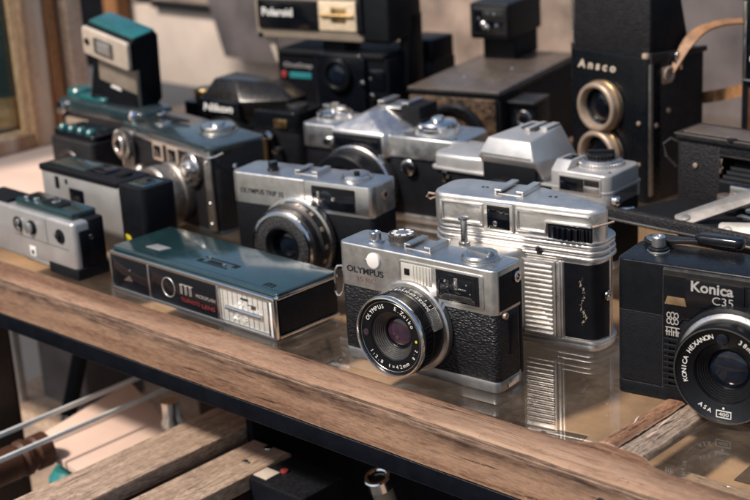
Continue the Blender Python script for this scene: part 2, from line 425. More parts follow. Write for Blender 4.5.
    def ringtext(self, s, cx, cz, r, a0, a1, h, y, th=.1, inward=False, bold=.0):
        """Letters along an arc on the plane y (facing -y); angles in degrees, counter-clockwise from +x as the viewer sees it."""
        n = len(s)
        for k, ch in enumerate(s):
            if ch == ' ': continue
            a = R(a0 + (a1-a0)*(k/(n-1) if n > 1 else 0))
            up = Vector((math.cos(a), 0, math.sin(a)))
            if inward: up = -up
            right = Vector((up.z, 0, -up.x))
            V, F = glyphs(ch, 0, bold)
            if not V: continue
            q = bmesh.new(); sc = h/.7
            ax = (min(v[0] for v in V)+max(v[0] for v in V))/2
            o = Vector((cx+r*math.cos(a), y-th, cz+r*math.sin(a)))
            vv = [q.verts.new(o+right*(vx-ax)*sc+up*(vy-.35)*sc) for vx, vy in V]
            for f in F:
                try: q.faces.new([vv[i] for i in f])
                except ValueError: pass
            self._merge_open(q, None, Vector((0, -1, 0)))
        return self

_gl = {}
def glyphs(s, shear=0, bold=0):
    key = (s, shear, bold)
    if key not in _gl:
        cu = bpy.data.curves.new('letters', 'FONT'); cu.body = s; cu.size = 1; cu.shear = shear; cu.offset = bold
        cu.resolution_u = 3
        ob = bpy.data.objects.new('letters', cu)
        me = bpy.data.meshes.new_from_object(ob)
        _gl[key] = ([(v.co.x, v.co.y) for v in me.vertices], [tuple(p.vertices) for p in me.polygons])
        bpy.data.meshes.remove(me); bpy.data.objects.remove(ob); bpy.data.curves.remove(cu)
    return _gl[key]

def part(name, mb, mat, parent=None, label=None, sharp=32):
    bm = mb.bm
    for f in bm.faces: f.smooth = True
    ca = math.cos(R(sharp))
    bm.normal_update()
    for e in bm.edges:
        if len(e.link_faces) == 2: e.smooth = e.link_faces[0].normal.dot(e.link_faces[1].normal) > ca
    me = bpy.data.meshes.new(name); bm.to_mesh(me); bm.free()
    me.transform(Matrix.Scale(S, 4))
    me.materials.append(MATS[mat])
    o = bpy.data.objects.new(name, me); C.objects.link(o)
    if parent: o.parent = parent
    if label: o['label'] = label
    return o
def thing(name, label, cat, loc, yaw=0, tilt=(0, 0), group=None):
    o = bpy.data.objects.new(name, None); C.objects.link(o)
    o.location = Vector(loc)*S; o.rotation_euler = Euler((R(tilt[0]), R(tilt[1]), R(yaw)), 'XYZ')
    o.empty_display_size = .02
    o['label'] = label; o['category'] = cat
    if group: o['group'] = group
    return o
def tag(o, label=None, cat=None, group=None, kind=None):
    for k, v in (('label', label), ('category', cat), ('group', group), ('kind', kind)):
        if v: o[k] = v
    return o
def place(o, loc, yaw=0, tilt=(0, 0)):
    o.location = Vector(loc)*S; o.rotation_euler = Euler((R(tilt[0]), R(tilt[1]), R(yaw)), 'XYZ')

def dome(mb, cx, cz, r, y, bulge, n=40):
    """A glass face bulging towards -y."""
    pr = [(r*math.sin(t*PI/2/8), -bulge*math.cos(t*PI/2/8)) for t in range(9)]
    return mb.lathe(pr, (cx, y, cz), 'y', n)
def screw(mb, x, z, r, y):
    mb.lathe([(0, -r*.28), (r*.12, -r*.28), (r*.12, -r*.55), (r*.7, -r*.5), (r, -r*.1), (r, .2)], (x, y, z), 'y', 14)
def hot_shoe(par, xl, xr, y0, y1, z, m='satin', h=2.6):
    mb = MB(); mb.box(xl, xr, y0, y1, z-.2, z+.6, .15)
    part('shoe_base', mb, m, par)
    for s, x in ((1, xl), (-1, xr)):
        mb = MB(); mb.prism([(x, z+.5), (x+s*1, z+.5), (x+s*1, z+h-1), (x+s*4.2, z+h-1), (x+s*4.2, z+h), (x, z+h)], y0, y1, 'y', .2, 1)
        part('shoe_rail', mb, m, par)
def lug_ring(par, x, y, z, r=3.6, side=1):
    mb = MB(); mb.cyl((x, y, z), 2.4, side*1.6, 'x', .3, 16)
    mb.tube([(x+side*1.8, y+r*math.sin(a), z-2+r*math.cos(a)) for a in [2*PI*k/16 for k in range(17)]], .55, 6)
    return part('strap_lug', mb, 'chrome', par)

# ------------------------------------------------------------------ the setting
CASE = (25, 731, 0); CYAW = -43.9
ca, sa = math.cos(R(CYAW)), math.sin(R(CYAW))
def cw(x, y, z=0):            # case coordinates -> world
    return (CASE[0]+ca*x-sa*y, CASE[1]+sa*x+ca*y, z)

case = thing('display_case', 'worn wooden display case with glass top that carries all the cameras', 'display case', CASE, CYAW)
# front rail: worn, slightly wavy timber with a softened arris
def wavy_rail():
    q = bmesh.new(); rnd = random.Random(3); rows = []
    n = 160; x0, x1 = -700, 420
    ph = [rnd.uniform(0, 6.28) for _ in range(8)]
    for i in range(n+1):
        x = x0+(x1-x0)*i/n
        w = .5*math.sin(x/41+ph[0])+.35*math.sin(x/17+ph[1])+.25*math.sin(x/7.3+ph[2])+rnd.uniform(-.15, .15)
        w2 = .5*math.sin(x/33+ph[3])+.4*math.sin(x/12+ph[4])+rnd.uniform(-.2, .2)
        w3 = .4*math.sin(x/52+ph[5])+.25*math.sin(x/9+ph[6])
        # fillets swell where the divider joins (x = 103..131)
        d = 0
        for cx, s in ((103, -1), (131, 1)):
            t = (x-cx)*s
            if t >= 0: d = max(d, 9*math.exp(-(t/6)**1.2)) 
            elif 103 <= x <= 131: d = max(d, 9)
        pr = [(0+w3*.4+d, -3.9), (0+w3*.4+d, .9), (-1.2+w3*.4+d*.6, 1.4), (-9, 1.6+.2*w2), (-17+.4*w, 1.3+.2*w2), (-20.6+.7*w, .7+.3*w2),
              (-22.0+.7*w, -.3+.4*w2), (-22.5+.7*w, -1.3+.5*w2), (-22.2+.5*w, -2.4+.5*w2), (-22.9+.4*w, -3.4+.4*w2), (-23.5+.3*w, -4.4), (-23.9+.25*w2, -14+.5*w), (-23.8, -25.2+.3*w2), (-23.0, -26), (0, -26), (0, -4)]
        rows.append([q.verts.new((x, a, b)) for a, b in pr])
    m = len(rows[0])
    for A, B in zip(rows, rows[1:]):
        for k in range(m): q.faces.new((A[k], A[(k+1) % m], B[(k+1) % m], B[k]))
    q.faces.new(rows[0]); q.faces.new(rows[-1])
    mb = MB(); mb._merge(q); return mb
part('front_rail', wavy_rail(), 'rail_wood', case, sharp=28)
mb = MB()                                    # a nail hole plugged dark and a small screw on the rail face
mb.cyl((128, -23.2, -12), 3.2, -.9, 'y', .5, 18)
part('screw_head', mb, 'dark_metal', case)
def divider(prof, seed):
    q = bmesh.new(); rnd = random.Random(seed); rows = []
    for i in range(111):
        y = 8.5+(640-8.5)*(i/110)**1.9
        w = .5*math.sin(y/9+seed)+rnd.uniform(-.45, .45); w2 = .45*math.sin(y/6+1)+rnd.uniform(-.45, .45)
        rows.append([q.verts.new((a+ka*w, y, b+kb*w2)) for a, b, ka, kb in prof])
    m = len(rows[0])
    for A, B in zip(rows, rows[1:]):
        for k in range(m): q.faces.new((A[k], A[(k+1) % m], B[(k+1) % m], B[k]))
    q.faces.new(rows[0]); q.faces.new(rows[-1])
    mb = MB(); mb._merge(q); return mb
part('divider_bar', divider([(104, -3.9, .4, 0), (104, .6, .4, 0), (105.2, 1.5, .2, .1), (109, 1.8, .2, .25), (113, 1.6, .6, .2), (114.6, .4, .6, .3), (114.8, -3.9, 0, 0)], 9), 'divider_wood', case, sharp=40)
part('divider_strip', divider([(115.6, -3.9, 0, 0), (115.8, .2, .5, .3), (117.2, 1.1, .4, .3), (121, .5, .3, .3), (125, 1.0, .3, .3), (129.5, .4, .7, .3), (130.6, -1.2, .7, 0), (130.6, -3.9, 0, 0)], 4), 'grey_wood', case, sharp=40)
mb = MB()                                    # loose splinters standing off the divider
for x, y, l, a, z in ((121, 26, 9, .2, 2.2), (107, 36, 7, -.2, 2.1), (119, 40, 12, .05, 2.0)):
    mb.tube([(x, y, z-.8), (x+math.sin(a)*l*.5, y+l*.5, z), (x+math.sin(a)*l, y+l, z+.5)], [.2, .6, .1], 5)
part('splinter', mb, 'pale_board', case)
mb = MB(); mb.box(-700, 103.4, .6, 655, -3.6, 0, 0); mb.box(131, 420, .6, 655, -3.6, 0, 0)
part('glass_top', mb, 'sheet_glass', case)
mb = MB(); mb.box(-700, 420, 0, 660, -32, -29, .3)
part('base_board', mb, 'tan_board', case)
mb = MB(); mb.box(-700, 420, -23.6, -2, -38, -26.3, .9)
part('metal_strip', mb, 'black_strip', case)
mb = MB(); mb.prism(rrect(-478, -441, -22, 18, 6), -420, -36.6, 'z', 1.2)
part('corner_post', mb, 'dark_wood', case)
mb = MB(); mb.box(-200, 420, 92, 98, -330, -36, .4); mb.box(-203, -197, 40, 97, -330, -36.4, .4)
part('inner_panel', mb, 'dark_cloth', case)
mb = MB(); mb.box(-900, 420, -40, 640, -345, -330, .4)
part('lower_shelf', mb, 'plank_wood', case)

mb = MB(); mb.box(131.5, 330, 30, 46, -28.6, -22, .8)
o = part('pale_batten', mb, 'light_wood'); place(o, cw(0, 0), CYAW)
tag(o, 'pale wooden batten seen through the glass at the front right', 'batten')
mb = MB(); P = [(-150, 70, -24), (-128, 52, -25.5), (-112, 36, -26), (-99, 22, -26), (-88, 4, -26), (-80, -0.5, -27)]
mb.tube(P, 1.5, 8)
o = part('electric_cable', mb, 'matt_black'); place(o, cw(0, 0), CYAW)
tag(o, 'thin dark cable under the glass left of the front rangefinder', 'cable')
for x0, x1, y0, y1, an, lab in ((150, 205, 62, 110, .2, 'dark sheet painted as shade under the glass below the black compact'), (20, 66, 20, 60, -.25, 'brown sheet painted as shade under the glass below the front rangefinder')):
    mb = MB(); mb.prism([(x0, y0), (x1, y0+6), (x1-5, y1), (x0-3, y1-8)], -28.8, -28.2, 'z', .1)
    o = part('shade_sheet', mb, 'shade_brown'); place(o, cw(0, 0), CYAW); tag(o, lab, 'shade patch')  # flat dark sheets imitating shadow and reflection below the cameras

# the window in the left end of the case
win = thing('glazed_door', 'small light wood door with dark glass at the far left end of the case', 'glazed door', cw(-668, 0), CYAW)
mb = MB(); mb.prism(rrect(211, 235, 0, 330, 2), -26, 0, 'x', 2)
part('door_stile', mb, 'frame_wood', win)
mb = MB(); mb.prism(rrect(-60, 210.6, 0, 18, 2), -26, -2, 'x', 1.5)
part('bottom_rail', mb, 'frame_wood', win)
mb = MB(); mb.box(-60, 189.6, -21, -18, 26.3, 330, 0, T=None) if False else mb.box(-20, -17, -60, 211.2, 18.3, 330, 0)
part('glass_pane', mb, 'frame_glass', win)
jamb = MB(); jamb.prism(rrect(236, 246, -20, 330, 1), -36, 3, 'x', 1)
part('door_jamb', jamb, 'orange_wood', win)
post = MB(); post.prism(rrect(-676, -656, 252, 270, 2), 1, 330, 'z', 1.5)
o = part('corner_upright', post, 'light_wood'); place(o, cw(0, 0), CYAW)
tag(o, 'pale wooden upright just right of the glazed door, behind the flash unit', 'upright')
# lantern of dark glass behind the pane
jar = thing('glass_jar', 'dark glass jar with a brass collar behind the glazed door', 'jar', cw(-748, 226), CYAW)
mb = MB(); mb.lathe([(0, 0), (44, 0), (48, 4), (48, 120), (42, 142), (30, 152), (30, 175), (0, 175)], (0, 0, 0), 'z', 40)
part('jar_body', mb, 'sky_sheen_teal', jar)  # teal base colour imitates reflections in the dark glass
mb = MB(); mb.ring((0, 0, 0), 46, 50, 20, 48, 'z', 1); mb.ring((0, 0, 0), 28, 33, 152, 166, 'z', 1)
part('brass_collar', mb, 'brass', jar)
mb = MB(); mb.box(-960, -940, -300, 420, -30, 330, 1)  # made-up panel that keeps the sky out of the door's glass
o = part('sky_backdrop', mb, 'dark_cloth'); place(o, cw(0, 0), CYAW)
tag(o, 'added dark backdrop hiding the sky behind the glass of the far left door', 'board')

# pale sunlit board lying on the glass at the left
mb = MB(); mb.prism(rrect(-690, -452, 52, 320, 3), .4, 3.4, 'z', .6)
mb2 = mb; o = part('pale_board', mb2, 'pale_board'); place(o, cw(0, 0), CYAW)
tag(o, 'pale pinkish bare board lying on the glass left of the cameras', 'board')

# backdrop at the far side of the glass
mb = MB(); mb.box(-1105, -800, 664, 676, -60, 41, 1)
o = part('back_board', mb, 'beige_board'); place(o, cw(0, 0), CYAW, )
tag(o, 'long beige fabric covered board behind the flash unit and the black reflex', 'board')
mb = MB(); mb.prism(rrect(-1045, -896, 41.6, 50, 2), 655, 668, 'y', 1)
o = part('dark_batten', mb, 'matt_black'); place(o, cw(0, 0), CYAW, )
tag(o, 'thin black batten along the top of the beige back board', 'batten')
mb = MB(); mb.box(-1600, -1130, 684, 689, -60, 220, 1)
o = part('dark_screen', mb, 'dark_cloth'); place(o, cw(0, 0), CYAW)
tag(o, 'dark upright screen left of the orange wooden upright', 'screen')
mb = MB(); mb.box(-1400, -300, 690, 700, -60, 180, 1)
o = part('rear_wall', mb, 'brown_canvas'); place(o, cw(0, 0), CYAW)
tag(o, 'brown grey mottled rear wall beyond the black batten and the instant camera', 'wall')
mb = MB(); mb.prism([(-884, -6), (-700, -9), (-700, 160), (-909, 160), (-909, 66)], 636, 644, 'y', .8)
o = part('slate_panel', mb, 'grey_panel'); place(o, cw(0, 0), CYAW)
tag(o, 'mottled grey panel hanging behind the instant camera', 'panel')
mb = MB(); mb.box(-352, 120, 640, 650, -60, 200, 1)
o = part('canvas_panel', mb, 'grey_panel'); place(o, cw(0, 0), CYAW)
tag(o, 'mottled grey brown panel behind the twin lens reflex and its tan strap', 'panel')
mb = MB(); mb.prism(rrect(-1128, -1098, 640, 662, 2), -40, 160, 'z', 1.5)
o = part('orange_upright', mb, 'orange_wood'); place(o, cw(0, 0), CYAW)
tag(o, 'orange wooden upright standing behind the top of the flash unit', 'upright')

# things below the glass, seen under the rail
mb = MB(); mb.hull([(-385, -14, -130), (-296, -24, -130), (-310, 62, -130), (-412, 100, -130), (-385, -14, -136), (-296, -24, -136), (-310, 62, -136), (-412, 100, -136)],
                   [(0, 1, 2, 3), (7, 6, 5, 4), (0, 4, 5, 1), (1, 5, 6, 2), (2, 6, 7, 3), (3, 7, 4, 0)], .8)
o = part('cutting_board', mb, 'pale_board'); place(o, cw(0, 0), CYAW)
tag(o, 'pale pinkish square board lying below the rail under two glass strips', 'board')
for x, y0, y1, lab in ((-372, -60, 92, 'thin glass strip under the rail, nearer the dark post'), (-337, -80, 95, 'thin glass strip under the rail, crossing the middle of the pale square board')):
    mb = MB(); mb.box(x-1.1, x+1.1, y0, y1, -111.5, -108, .3)
    o = part('glass_strip', mb, 'edge_glass'); place(o, cw(0, 0), CYAW)
    tag(o, lab, 'glass strip', 'glass strips below the rail')
for x0, x1, y0, y1, z, lab in ((-246, -206, -190, 62, -90, 'broad grey brown plank under the rail, next to the pale square board'), (-196, -160, -190, 40, -96, 'narrow bare plank under the rail, ending at the black cloth')):
    mb = MB(); mb.box(x0, x1, y0, y1, z-11, z, 1.2)
    o = part('plank', mb, 'plank_wood'); place(o, cw(0, 0), CYAW)
    tag(o, lab, 'plank', 'planks below the rail')
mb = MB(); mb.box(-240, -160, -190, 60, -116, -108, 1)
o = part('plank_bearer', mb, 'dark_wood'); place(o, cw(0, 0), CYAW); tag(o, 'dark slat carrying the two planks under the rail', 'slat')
# turned dark dowel by the post
mb = MB(); mb.lathe([(0, 0), (11, 0), (12.5, 2), (12.5, 48), (11, 50), (13.4, 53), (13.4, 57), (11.4, 59), (11.4, 62), (13, 64), (13, 74), (10, 76), (0, 76)], (0, 0, 0), 'y', 28)
o = part('turned_dowel', mb, 'red_wood'); place(o, cw(-353, -96, -124), CYAW)
tag(o, 'short turned dark wooden dowel crossing the dark post at lower left', 'dowel')
# clutter on the shelf below
mb = MB(); mb.prism(rrect(-598, -528, 135, 200, 4), -214, -134, 'z', 2)
o = part('carton', mb, 'grey_panel'); place(o, cw(0, 0), CYAW); tag(o, 'dark box standing on the lower level behind the post', 'box')
mb = MB(); mb.box(-606, -599, 112, 120, -220, -90, 1); mb.box(-606, -599, 120, 320, -98, -91, 1)
o = part('bent_rod', mb, 'painted_silver'); place(o, cw(0, 0), CYAW); tag(o, 'pale square metal bracket behind the dark post', 'bracket')
mb = MB(); mb.box(-640, -420, 100, 240, -214, -204, 1.5)
o = part('shelf_plank', mb, 'light_wood'); place(o, cw(0, 0), CYAW); tag(o, 'brown plank lying on the lower level behind the pale square board', 'plank')
leg = thing('tripod_leg', 'black metal leg with a bright foot standing behind the glass strips', 'tripod leg', cw(-449, 62, -178), CYAW)
mb = MB(); mb.tube([(0, 0, 20), (4, 44, 140)], 6.5, 14); part('leg', mb, 'matt_black', leg)
mb = MB(); mb.cyl((0, 0, 0), 6, 24, 'z', 1, 18); part('foot', mb, 'dull_chrome', leg)
mb = MB(); mb.lathe([(0, 0), (15, 0), (17, 3), (17, 40), (12, 47), (0, 47)], (0, 0, 0), 'z', 26)
o = part('teal_tin', mb, 'green_clutter'); place(o, cw(-374, 10, -205)); tag(o, 'teal round tin beside the dowel at lower left', 'tin')
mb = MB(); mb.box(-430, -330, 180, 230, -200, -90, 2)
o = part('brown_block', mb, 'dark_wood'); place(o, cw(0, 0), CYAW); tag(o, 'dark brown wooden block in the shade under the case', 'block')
mb = MB(); mb.lathe([(0, 0), (9, 0), (9, 40), (7, 44), (7, 56), (0, 56)], (0, 0, 0), 'z', 20)
o = part('chrome_canister', mb, 'dull_chrome'); place(o, cw(-318, 66, -166)); tag(o, 'small dull metal canister just left of the planks', 'canister')
lab = thing('lower_camera', 'black box camera with a pale label, half lost in the dark below the rail', 'camera', cw(-178, 2, -138), CYAW)
mb = MB(); mb.prism(rrect(0, 66, 0, 40, 4), 0, 40, 'z', 2); part('body', mb, 'black_plastic', lab)
mb = MB(); mb.box(12, 30, 4, 16, 40.2, 41, .2); part('paper_label', mb, 'cream_plastic', lab)
mb = MB(); mb.cyl((31, 19, 40.2), 2.6, 1.6, 'z', .3, 16); part('red_button', mb, 'red_ink', lab)
mb = MB(); mb.cyl((4, 10, 40), 2.2, 4, 'z', .5, 14); mb.cyl((0, 34, 40), 3, 3, 'z', .5, 14); part('chrome_knob', mb, 'chrome', lab)
can = thing('film_canister', 'pale flashlight shaped tube with a chrome ring in the dark below the rail', 'tube', cw(-92, 50, -98), CYAW, (18, 0))
mb = MB(); mb.cyl((0, 0, -46), 7, 40, 'z', 1, 24); part('tube_body', mb, 'taupe_plastic', can)
mb = MB(); mb.ring((0, 0, 0), 5.6, 9, -6, 3, 'z', .8, 30); part('chrome_ring', mb, 'chrome', can)
mb = MB(); mb.lathe([(0, 1.6), (5.4, .4), (5.4, -2), (0, -2)], (0, 0, 0), 'z', 24); part('front_glass', mb, 'dark_glass', can)
# market floor
mb = MB(); mb.box(-9000, 9000, -9000, 9000, -720, -700, 0)
o = part('ground', mb, 'floor_grey'); tag(o, None, None, None, 'structure')

# ------------------------------------------------------------------ 1 silver rangefinder, front centre
def rangefinder():
    t = thing('rangefinder_camera', 'silver and black leather rangefinder at the front edge, round white dot above its name', 'camera', (-21.1, 800.7, 0), -40)
    W, D, H = 109, 27, 71
    mb = MB(); mb.prism(rrect(0, W, .5, D-3, 4), 6.5, 45.6, 'z', .2)
    part('body', mb, 'black_leather', t)
    mb = MB(); mb.prism(rrect(2, W-2, D-3.4, D+2.5, 2.5), 3, 58, 'z', 1.2)
    mb.prism(rrect(W-1.5, W+.6, 12, 20, .8), 20, 42, 'z', .4)
    part('back_door', mb, 'black_plastic', t)
    mb = MB(); mb.prism(rrect(0, W, 0, D-2, 4.2), 0, 6.6, 'z', .7)
    part('bottom_plate', mb, 'satin_grey', t)
    mb = MB(); mb.prism(rrect(0, W, 0, D-1, 4.2), 45.4, H, 'z', 1.1, 3, 'hi')
    tp = part('top_plate', mb, 'satin_warm', t)
    mb = MB(); mb.box(W-.4, W+.25, 3.5, D-4, 47, 67, .3)
    part('side_leather', mb, 'plain_leather', t)
    mb = MB(); mb.ring((W+.2, 19.5, 62.8), 1.7, 3.2, 0, 1.6, 'x', .3, 24); mb.cyl((W+.2, 19.5, 62.8), 1.0, 1, 'x', .2, 12)
    part('flash_socket', mb, 'chrome', t)
    mb = MB(); mb.cyl((W, 7, 44), 1.9, 2.4, 'x', .4, 16); part('strap_stud', mb, 'tarnished_ring', t)
    mb = MB(); mb.prism(rrect(W+.1, W+.7, 9, 19, .2), 1.2, 5.2, 'z', .1); part('base_catch', mb, 'chrome', t)
    # top controls
    mb = MB(); mb.lathe([(5, 71), (5, 71.8), (3.9, 72.4), (3.4, 72.6), (3.3, 76.6), (3.0, 77), (2.2, 77), (1.8, 76.5), (0, 76.4)], (20.5, 9.5, 0), 'z', 32)
    part('shutter_button', mb, 'chrome', t)
    mb = MB(); mb.cyl((31.5, 20.5, 70.8), 8.3, 1, 'z', .2, 40); mb.knurl((31.5, 20.5, 71.8), 8.2, 3.2, 44, .5)
    d = part('shutter_dial', mb, 'dark_metal', t)
    mb = MB()
    for k in range(8):
        a = 2*PI*k/8
        mb.box(-1.4, 1.4, 3.7, 6.3, 75.0, 75.12, 0, T=Matrix.Translation((31.5, 20.5, 0)) @ Matrix.Rotation(a, 4, 'Z'))
    part('dial_marks', mb, 'white_ink', d)
    mb = MB(); mb.cyl((31.5, 20.5, 75), 3.4, .5, 'z', .2, 24); part('dial_cap', mb, 'satin', d)
    hot_shoe(t, 42.2, 60.5, 8, 25.5, 71, 'satin_warm', 3.0)
    mb = MB(); mb.cyl((90, 14.2, 70.8), 11.2, 1.0, 'z', .3, 48); mb.lathe([(10.6, 71.5), (10.6, 73.2), (9.4, 74.4), (0, 74.6)], (90, 14.2, 0), 'z', 48)
    kn = part('rewind_knob', mb, 'dull_chrome', t)
    mb = MB(); mb.prism(rrect(-9.2, 9.2, -2.6, 2.6, 1.6), 74.2, 75.9, 'z', .4, T=Matrix.Translation((90, 14.2, 0)) @ Matrix.Rotation(R(-12), 4, 'Z'))
    mb.cyl((97.4, 12.6, 75.6), 1.5, 1.1, 'z', .3, 14)
    part('fold_out_crank', mb, 'satin_grey', kn)
    mb = MB(); mb.text('ASA', 11, 17, 5.6, 2.0, 71.02, .03, face='z'); part('lettering', mb, 'black_ink', t)
    # front
    mb = MB(); mb.cyl((26.3, 0.1, 63.4), 4.6, -1.7, 'y', .8, 36); part('white_button', mb, 'white_plastic', t)
    mb = MB(); mb.cyl((20.6, 0.1, 62.6), .9, -.7, 'y', .2, 14); part('pin', mb, 'chrome', t)
    mb = MB(); mb.text('OLYMPUS', 5.8, 53.8, 26.8, 3.9, 0, .10, bold=.025); part('lettering', mb, 'black_ink', t)
    mb = MB(); mb.text('35 RC', 12, 49.0, 14.6, 3.0, 0, .10); part('lettering', mb, 'rust_ink', t)
    # windows in one frame
    mb = MB(); mb.prism(rrect(44.6, 101.6, 47.4, 67.6, 1.6), -.9, .5, 'y', .35)
    fr = part('window_frame', mb, 'satin_warm', t)
    mb = MB(); mb.box(46.4, 67.6, -1.15, -.6, 54.8, 66.2, .2)
    for k in range(6): mb.box(54.2+k*2.2, 55.4+k*2.2, -1.5, -1.0, 55.2, 65.9, .15)
    part('frosted_window', mb, 'frosted_window', fr)
    mb = MB(); mb.box(48.8, 52.4, -1.45, -1.0, 59.4, 63.2, .15); part('rangefinder_window', mb, 'dark_glass', fr)
    mb = MB(); mb.prism([(70.4, 49.4), (99, 49.4), (99, 66.4), (70.4, 66.4)], -1.05, -.5, 'y', .1); part('viewfinder_window', mb, 'dark_glass', fr)
    mb = MB()
    for a in (((72, 51), (97, 51.9)), ((72, 51), (72.9, 65)), ((96.2, 51.9), (97, 65)), ((72, 64.2), (97, 65))):
        mb.box(a[0][0], a[1][0], -1.25, -1.0, a[0][1], a[1][1], .1)
    part('window_rim', mb, 'gloss_black', fr)
    mb = MB(); mb.prism([(72.6, 50.4), (96.4, 50.4), (93.4, 53.6), (76, 53.6)], -1.3, -1.0, 'y', .08); part('inner_sill', mb, 'dark_metal', fr)
    mb = MB(); mb.box(82.6, 85.0, -1.35, -1.05, 56.6, 63.4, .3); mb.box(85.2, 90.6, -1.3, -1.05, 56.8, 57.8, .2); part('inner_mirror', mb, 'dull_chrome', fr)
    mb = MB()
    for x, z, r in ((76.4, 60.6, .9), (78.0, 57.4, .6), (90.8, 60.4, .8), (93.2, 55.6, .6)): mb.lathe([(0, -1.5), (r*.7, -1.35), (r, -1.0)], (x, 0, z), 'y', 12)
    part('inner_glint', mb, 'chrome', fr)
    mb = MB(); mb.box(79, 94, -1.22, -1.02, 54.4, 62.6, .1); part('rear_glass', mb, 'gloss_black', fr)
    # lens
    cx, cz = 53.6, 30.4
    mb = MB(); mb.lathe([(24.4, .6), (26.2, -.2), (26.2, -3.6), (25.4, -4.6), (23.0, -4.9), (23.0, .6)], (cx, 0, cz), 'y', 72, True)
    part('lens_mount_ring', mb, 'satin_warm', t)
    mb = MB(); mb.lathe([(23.0, -4.6), (23.4, -5.2), (23.4, -12.6), (22.8, -13.2), (22.8, -14), (23.3, -14.6), (23.4, -20.8), (22.4, -22.4), (20.9, -22.6), (20.9, -20.4)], (cx, 0, cz), 'y', 72)
    lb = part('lens_barrel', mb, 'lens_black', t)
    mb = MB()
    for k in range(56):
        a = 2*PI*k/56
        if 20 < math.degrees(a) < 100: continue
        T = Matrix.Translation((cx, 0, cz)) @ Matrix.Rotation(-a, 4, 'Y')
        mb.box(23.1, 23.85, -19.8, -15.4, -.75, .75, .15, 1, T)
    part('grip_ring', mb, 'lens_black', lb)
    mb = MB()                                   # knurled silver focus tab
    for k in range(15):
        T = Matrix.Translation((cx, 0, cz)) @ Matrix.Rotation(-R(12+k*1.9), 4, 'Y')
        mb.box(22.8, 24.8, -13.4, -6.0, -.30, .30, .1, 1, T)
    part('focus_tab', mb, 'satin_warm', lb)
    mb = MB()
    for k, ch in enumerate(('2', '4', '8', '15', '30', '60', '125', '250', '500', 'A')):
        a = R(118-k*9.2)
        T = Matrix.Translation((cx, 0, cz)) @ Matrix.Rotation(PI/2-a, 4, 'Y') @ Matrix.Translation((0, 0, 23.46))
        mb.text(ch, -len(ch)*.75, -11.6, len(ch)*1.5, 2.3, 0, .05, T=T, face='z')
        mb.box(-.16, .16, -8.2, -6.4, 0, .08, 0, T=T)
    part('scale_numbers', mb, 'white_ink', lb)
    mb = MB(); mb.lathe([(23.4, -20.6), (23.7, -21.8), (23.6, -23.0), (23.1, -23.8), (22.4, -24.0), (22.0, -23.3), (21.9, -22.4), (21.3, -22.2)], (cx, 0, cz), 'y', 72)
    part('front_rim', mb, 'chrome', lb)
    mb = MB(); mb.lathe([(21.3, -22.4), (20.6, -22.3), (14.4, -21.7), (14.2, -21.0)], (cx, 0, cz), 'y', 64); nr = part('name_ring', mb, 'lens_black', lb)
    mb = MB(); mb.ring((cx, 0, cz), 20.3, 20.6, -22.2, -22.6, 'y', .08, 64); part('inner_rim', mb, 'dull_chrome', lb)
    mb = MB(); mb.ringtext('OLYMPUS', cx, cz, 17.7, 152, 105, 2.4, -22.1)
    mb.ringtext('E.Zuiko', cx, cz, 17.7, 76, 30, 2.4, -22.1)
    mb.ringtext('1:2.8', cx, cz, 17.6, 218, 246, 2.2, -22.1, inward=True); mb.ringtext('f=42mm', cx, cz, 17.6, 264, 308, 2.2, -22.1, inward=True)
    mb.ringtext('2.8', cx, cz, 18.2, -16, -32, 1.8, -22.1)
    part('lettering', mb, 'white_ink', nr)
    mb = MB(); mb.cyl((cx-17.4, -22, cz-.6), 2.0, -.25, 'y', .1, 18); part('sensor_window', mb, 'coated_glass', nr)
    mb = MB(); mb.cyl((cx+17.6, -22, cz+.4), .8, -.2, 'y', .1, 12); part('orange_dot', mb, 'yellow_ink', nr)
    mb = MB()
    pr = [(14.4, -21.2)]
    for k in range(7): pr += [(14.0-k*.75, -20.6+k*.9), (13.9-k*.75, -20.0+k*.9)]
    pr += [(8.9, -14.2)]
    mb.lathe(pr, (cx, 0, cz), 'y', 56); part('inner_cone', mb, 'dark_metal', lb)
    mb = MB(); mb.ring((cx, 0, cz), 8.4, 9.6, -14.0, -15.4, 'y', .3, 48); part('retaining_ring', mb, 'lens_black', lb)
    mb = MB(); dome(mb, cx, cz, 8.8, -13.4, 2.2); part('front_glass', mb, 'coated_glass', lb)
    # strap lug at the left
    mb = MB(); mb.cyl((0.2, 6, 51.5), 2.0, -2.2, 'x', .3, 16)
    mb.tube([(-.6, 6, 51.5), (-2.6, 5, 54), (-5, 4, 53.6), (-6.4, 3.6, 51), (-7.0, 3.4, 44), (-7.2, 3.4, 38), (-6, 3.6, 35.4), (-4, 4, 35.6), (-2.2, 4.6, 38.4), (-1.4, 5.4, 45), (-1.2, 6, 50)], .8, 8)
    part('strap_lug', mb, 'dull_chrome', t)
    return t
rangefinder()

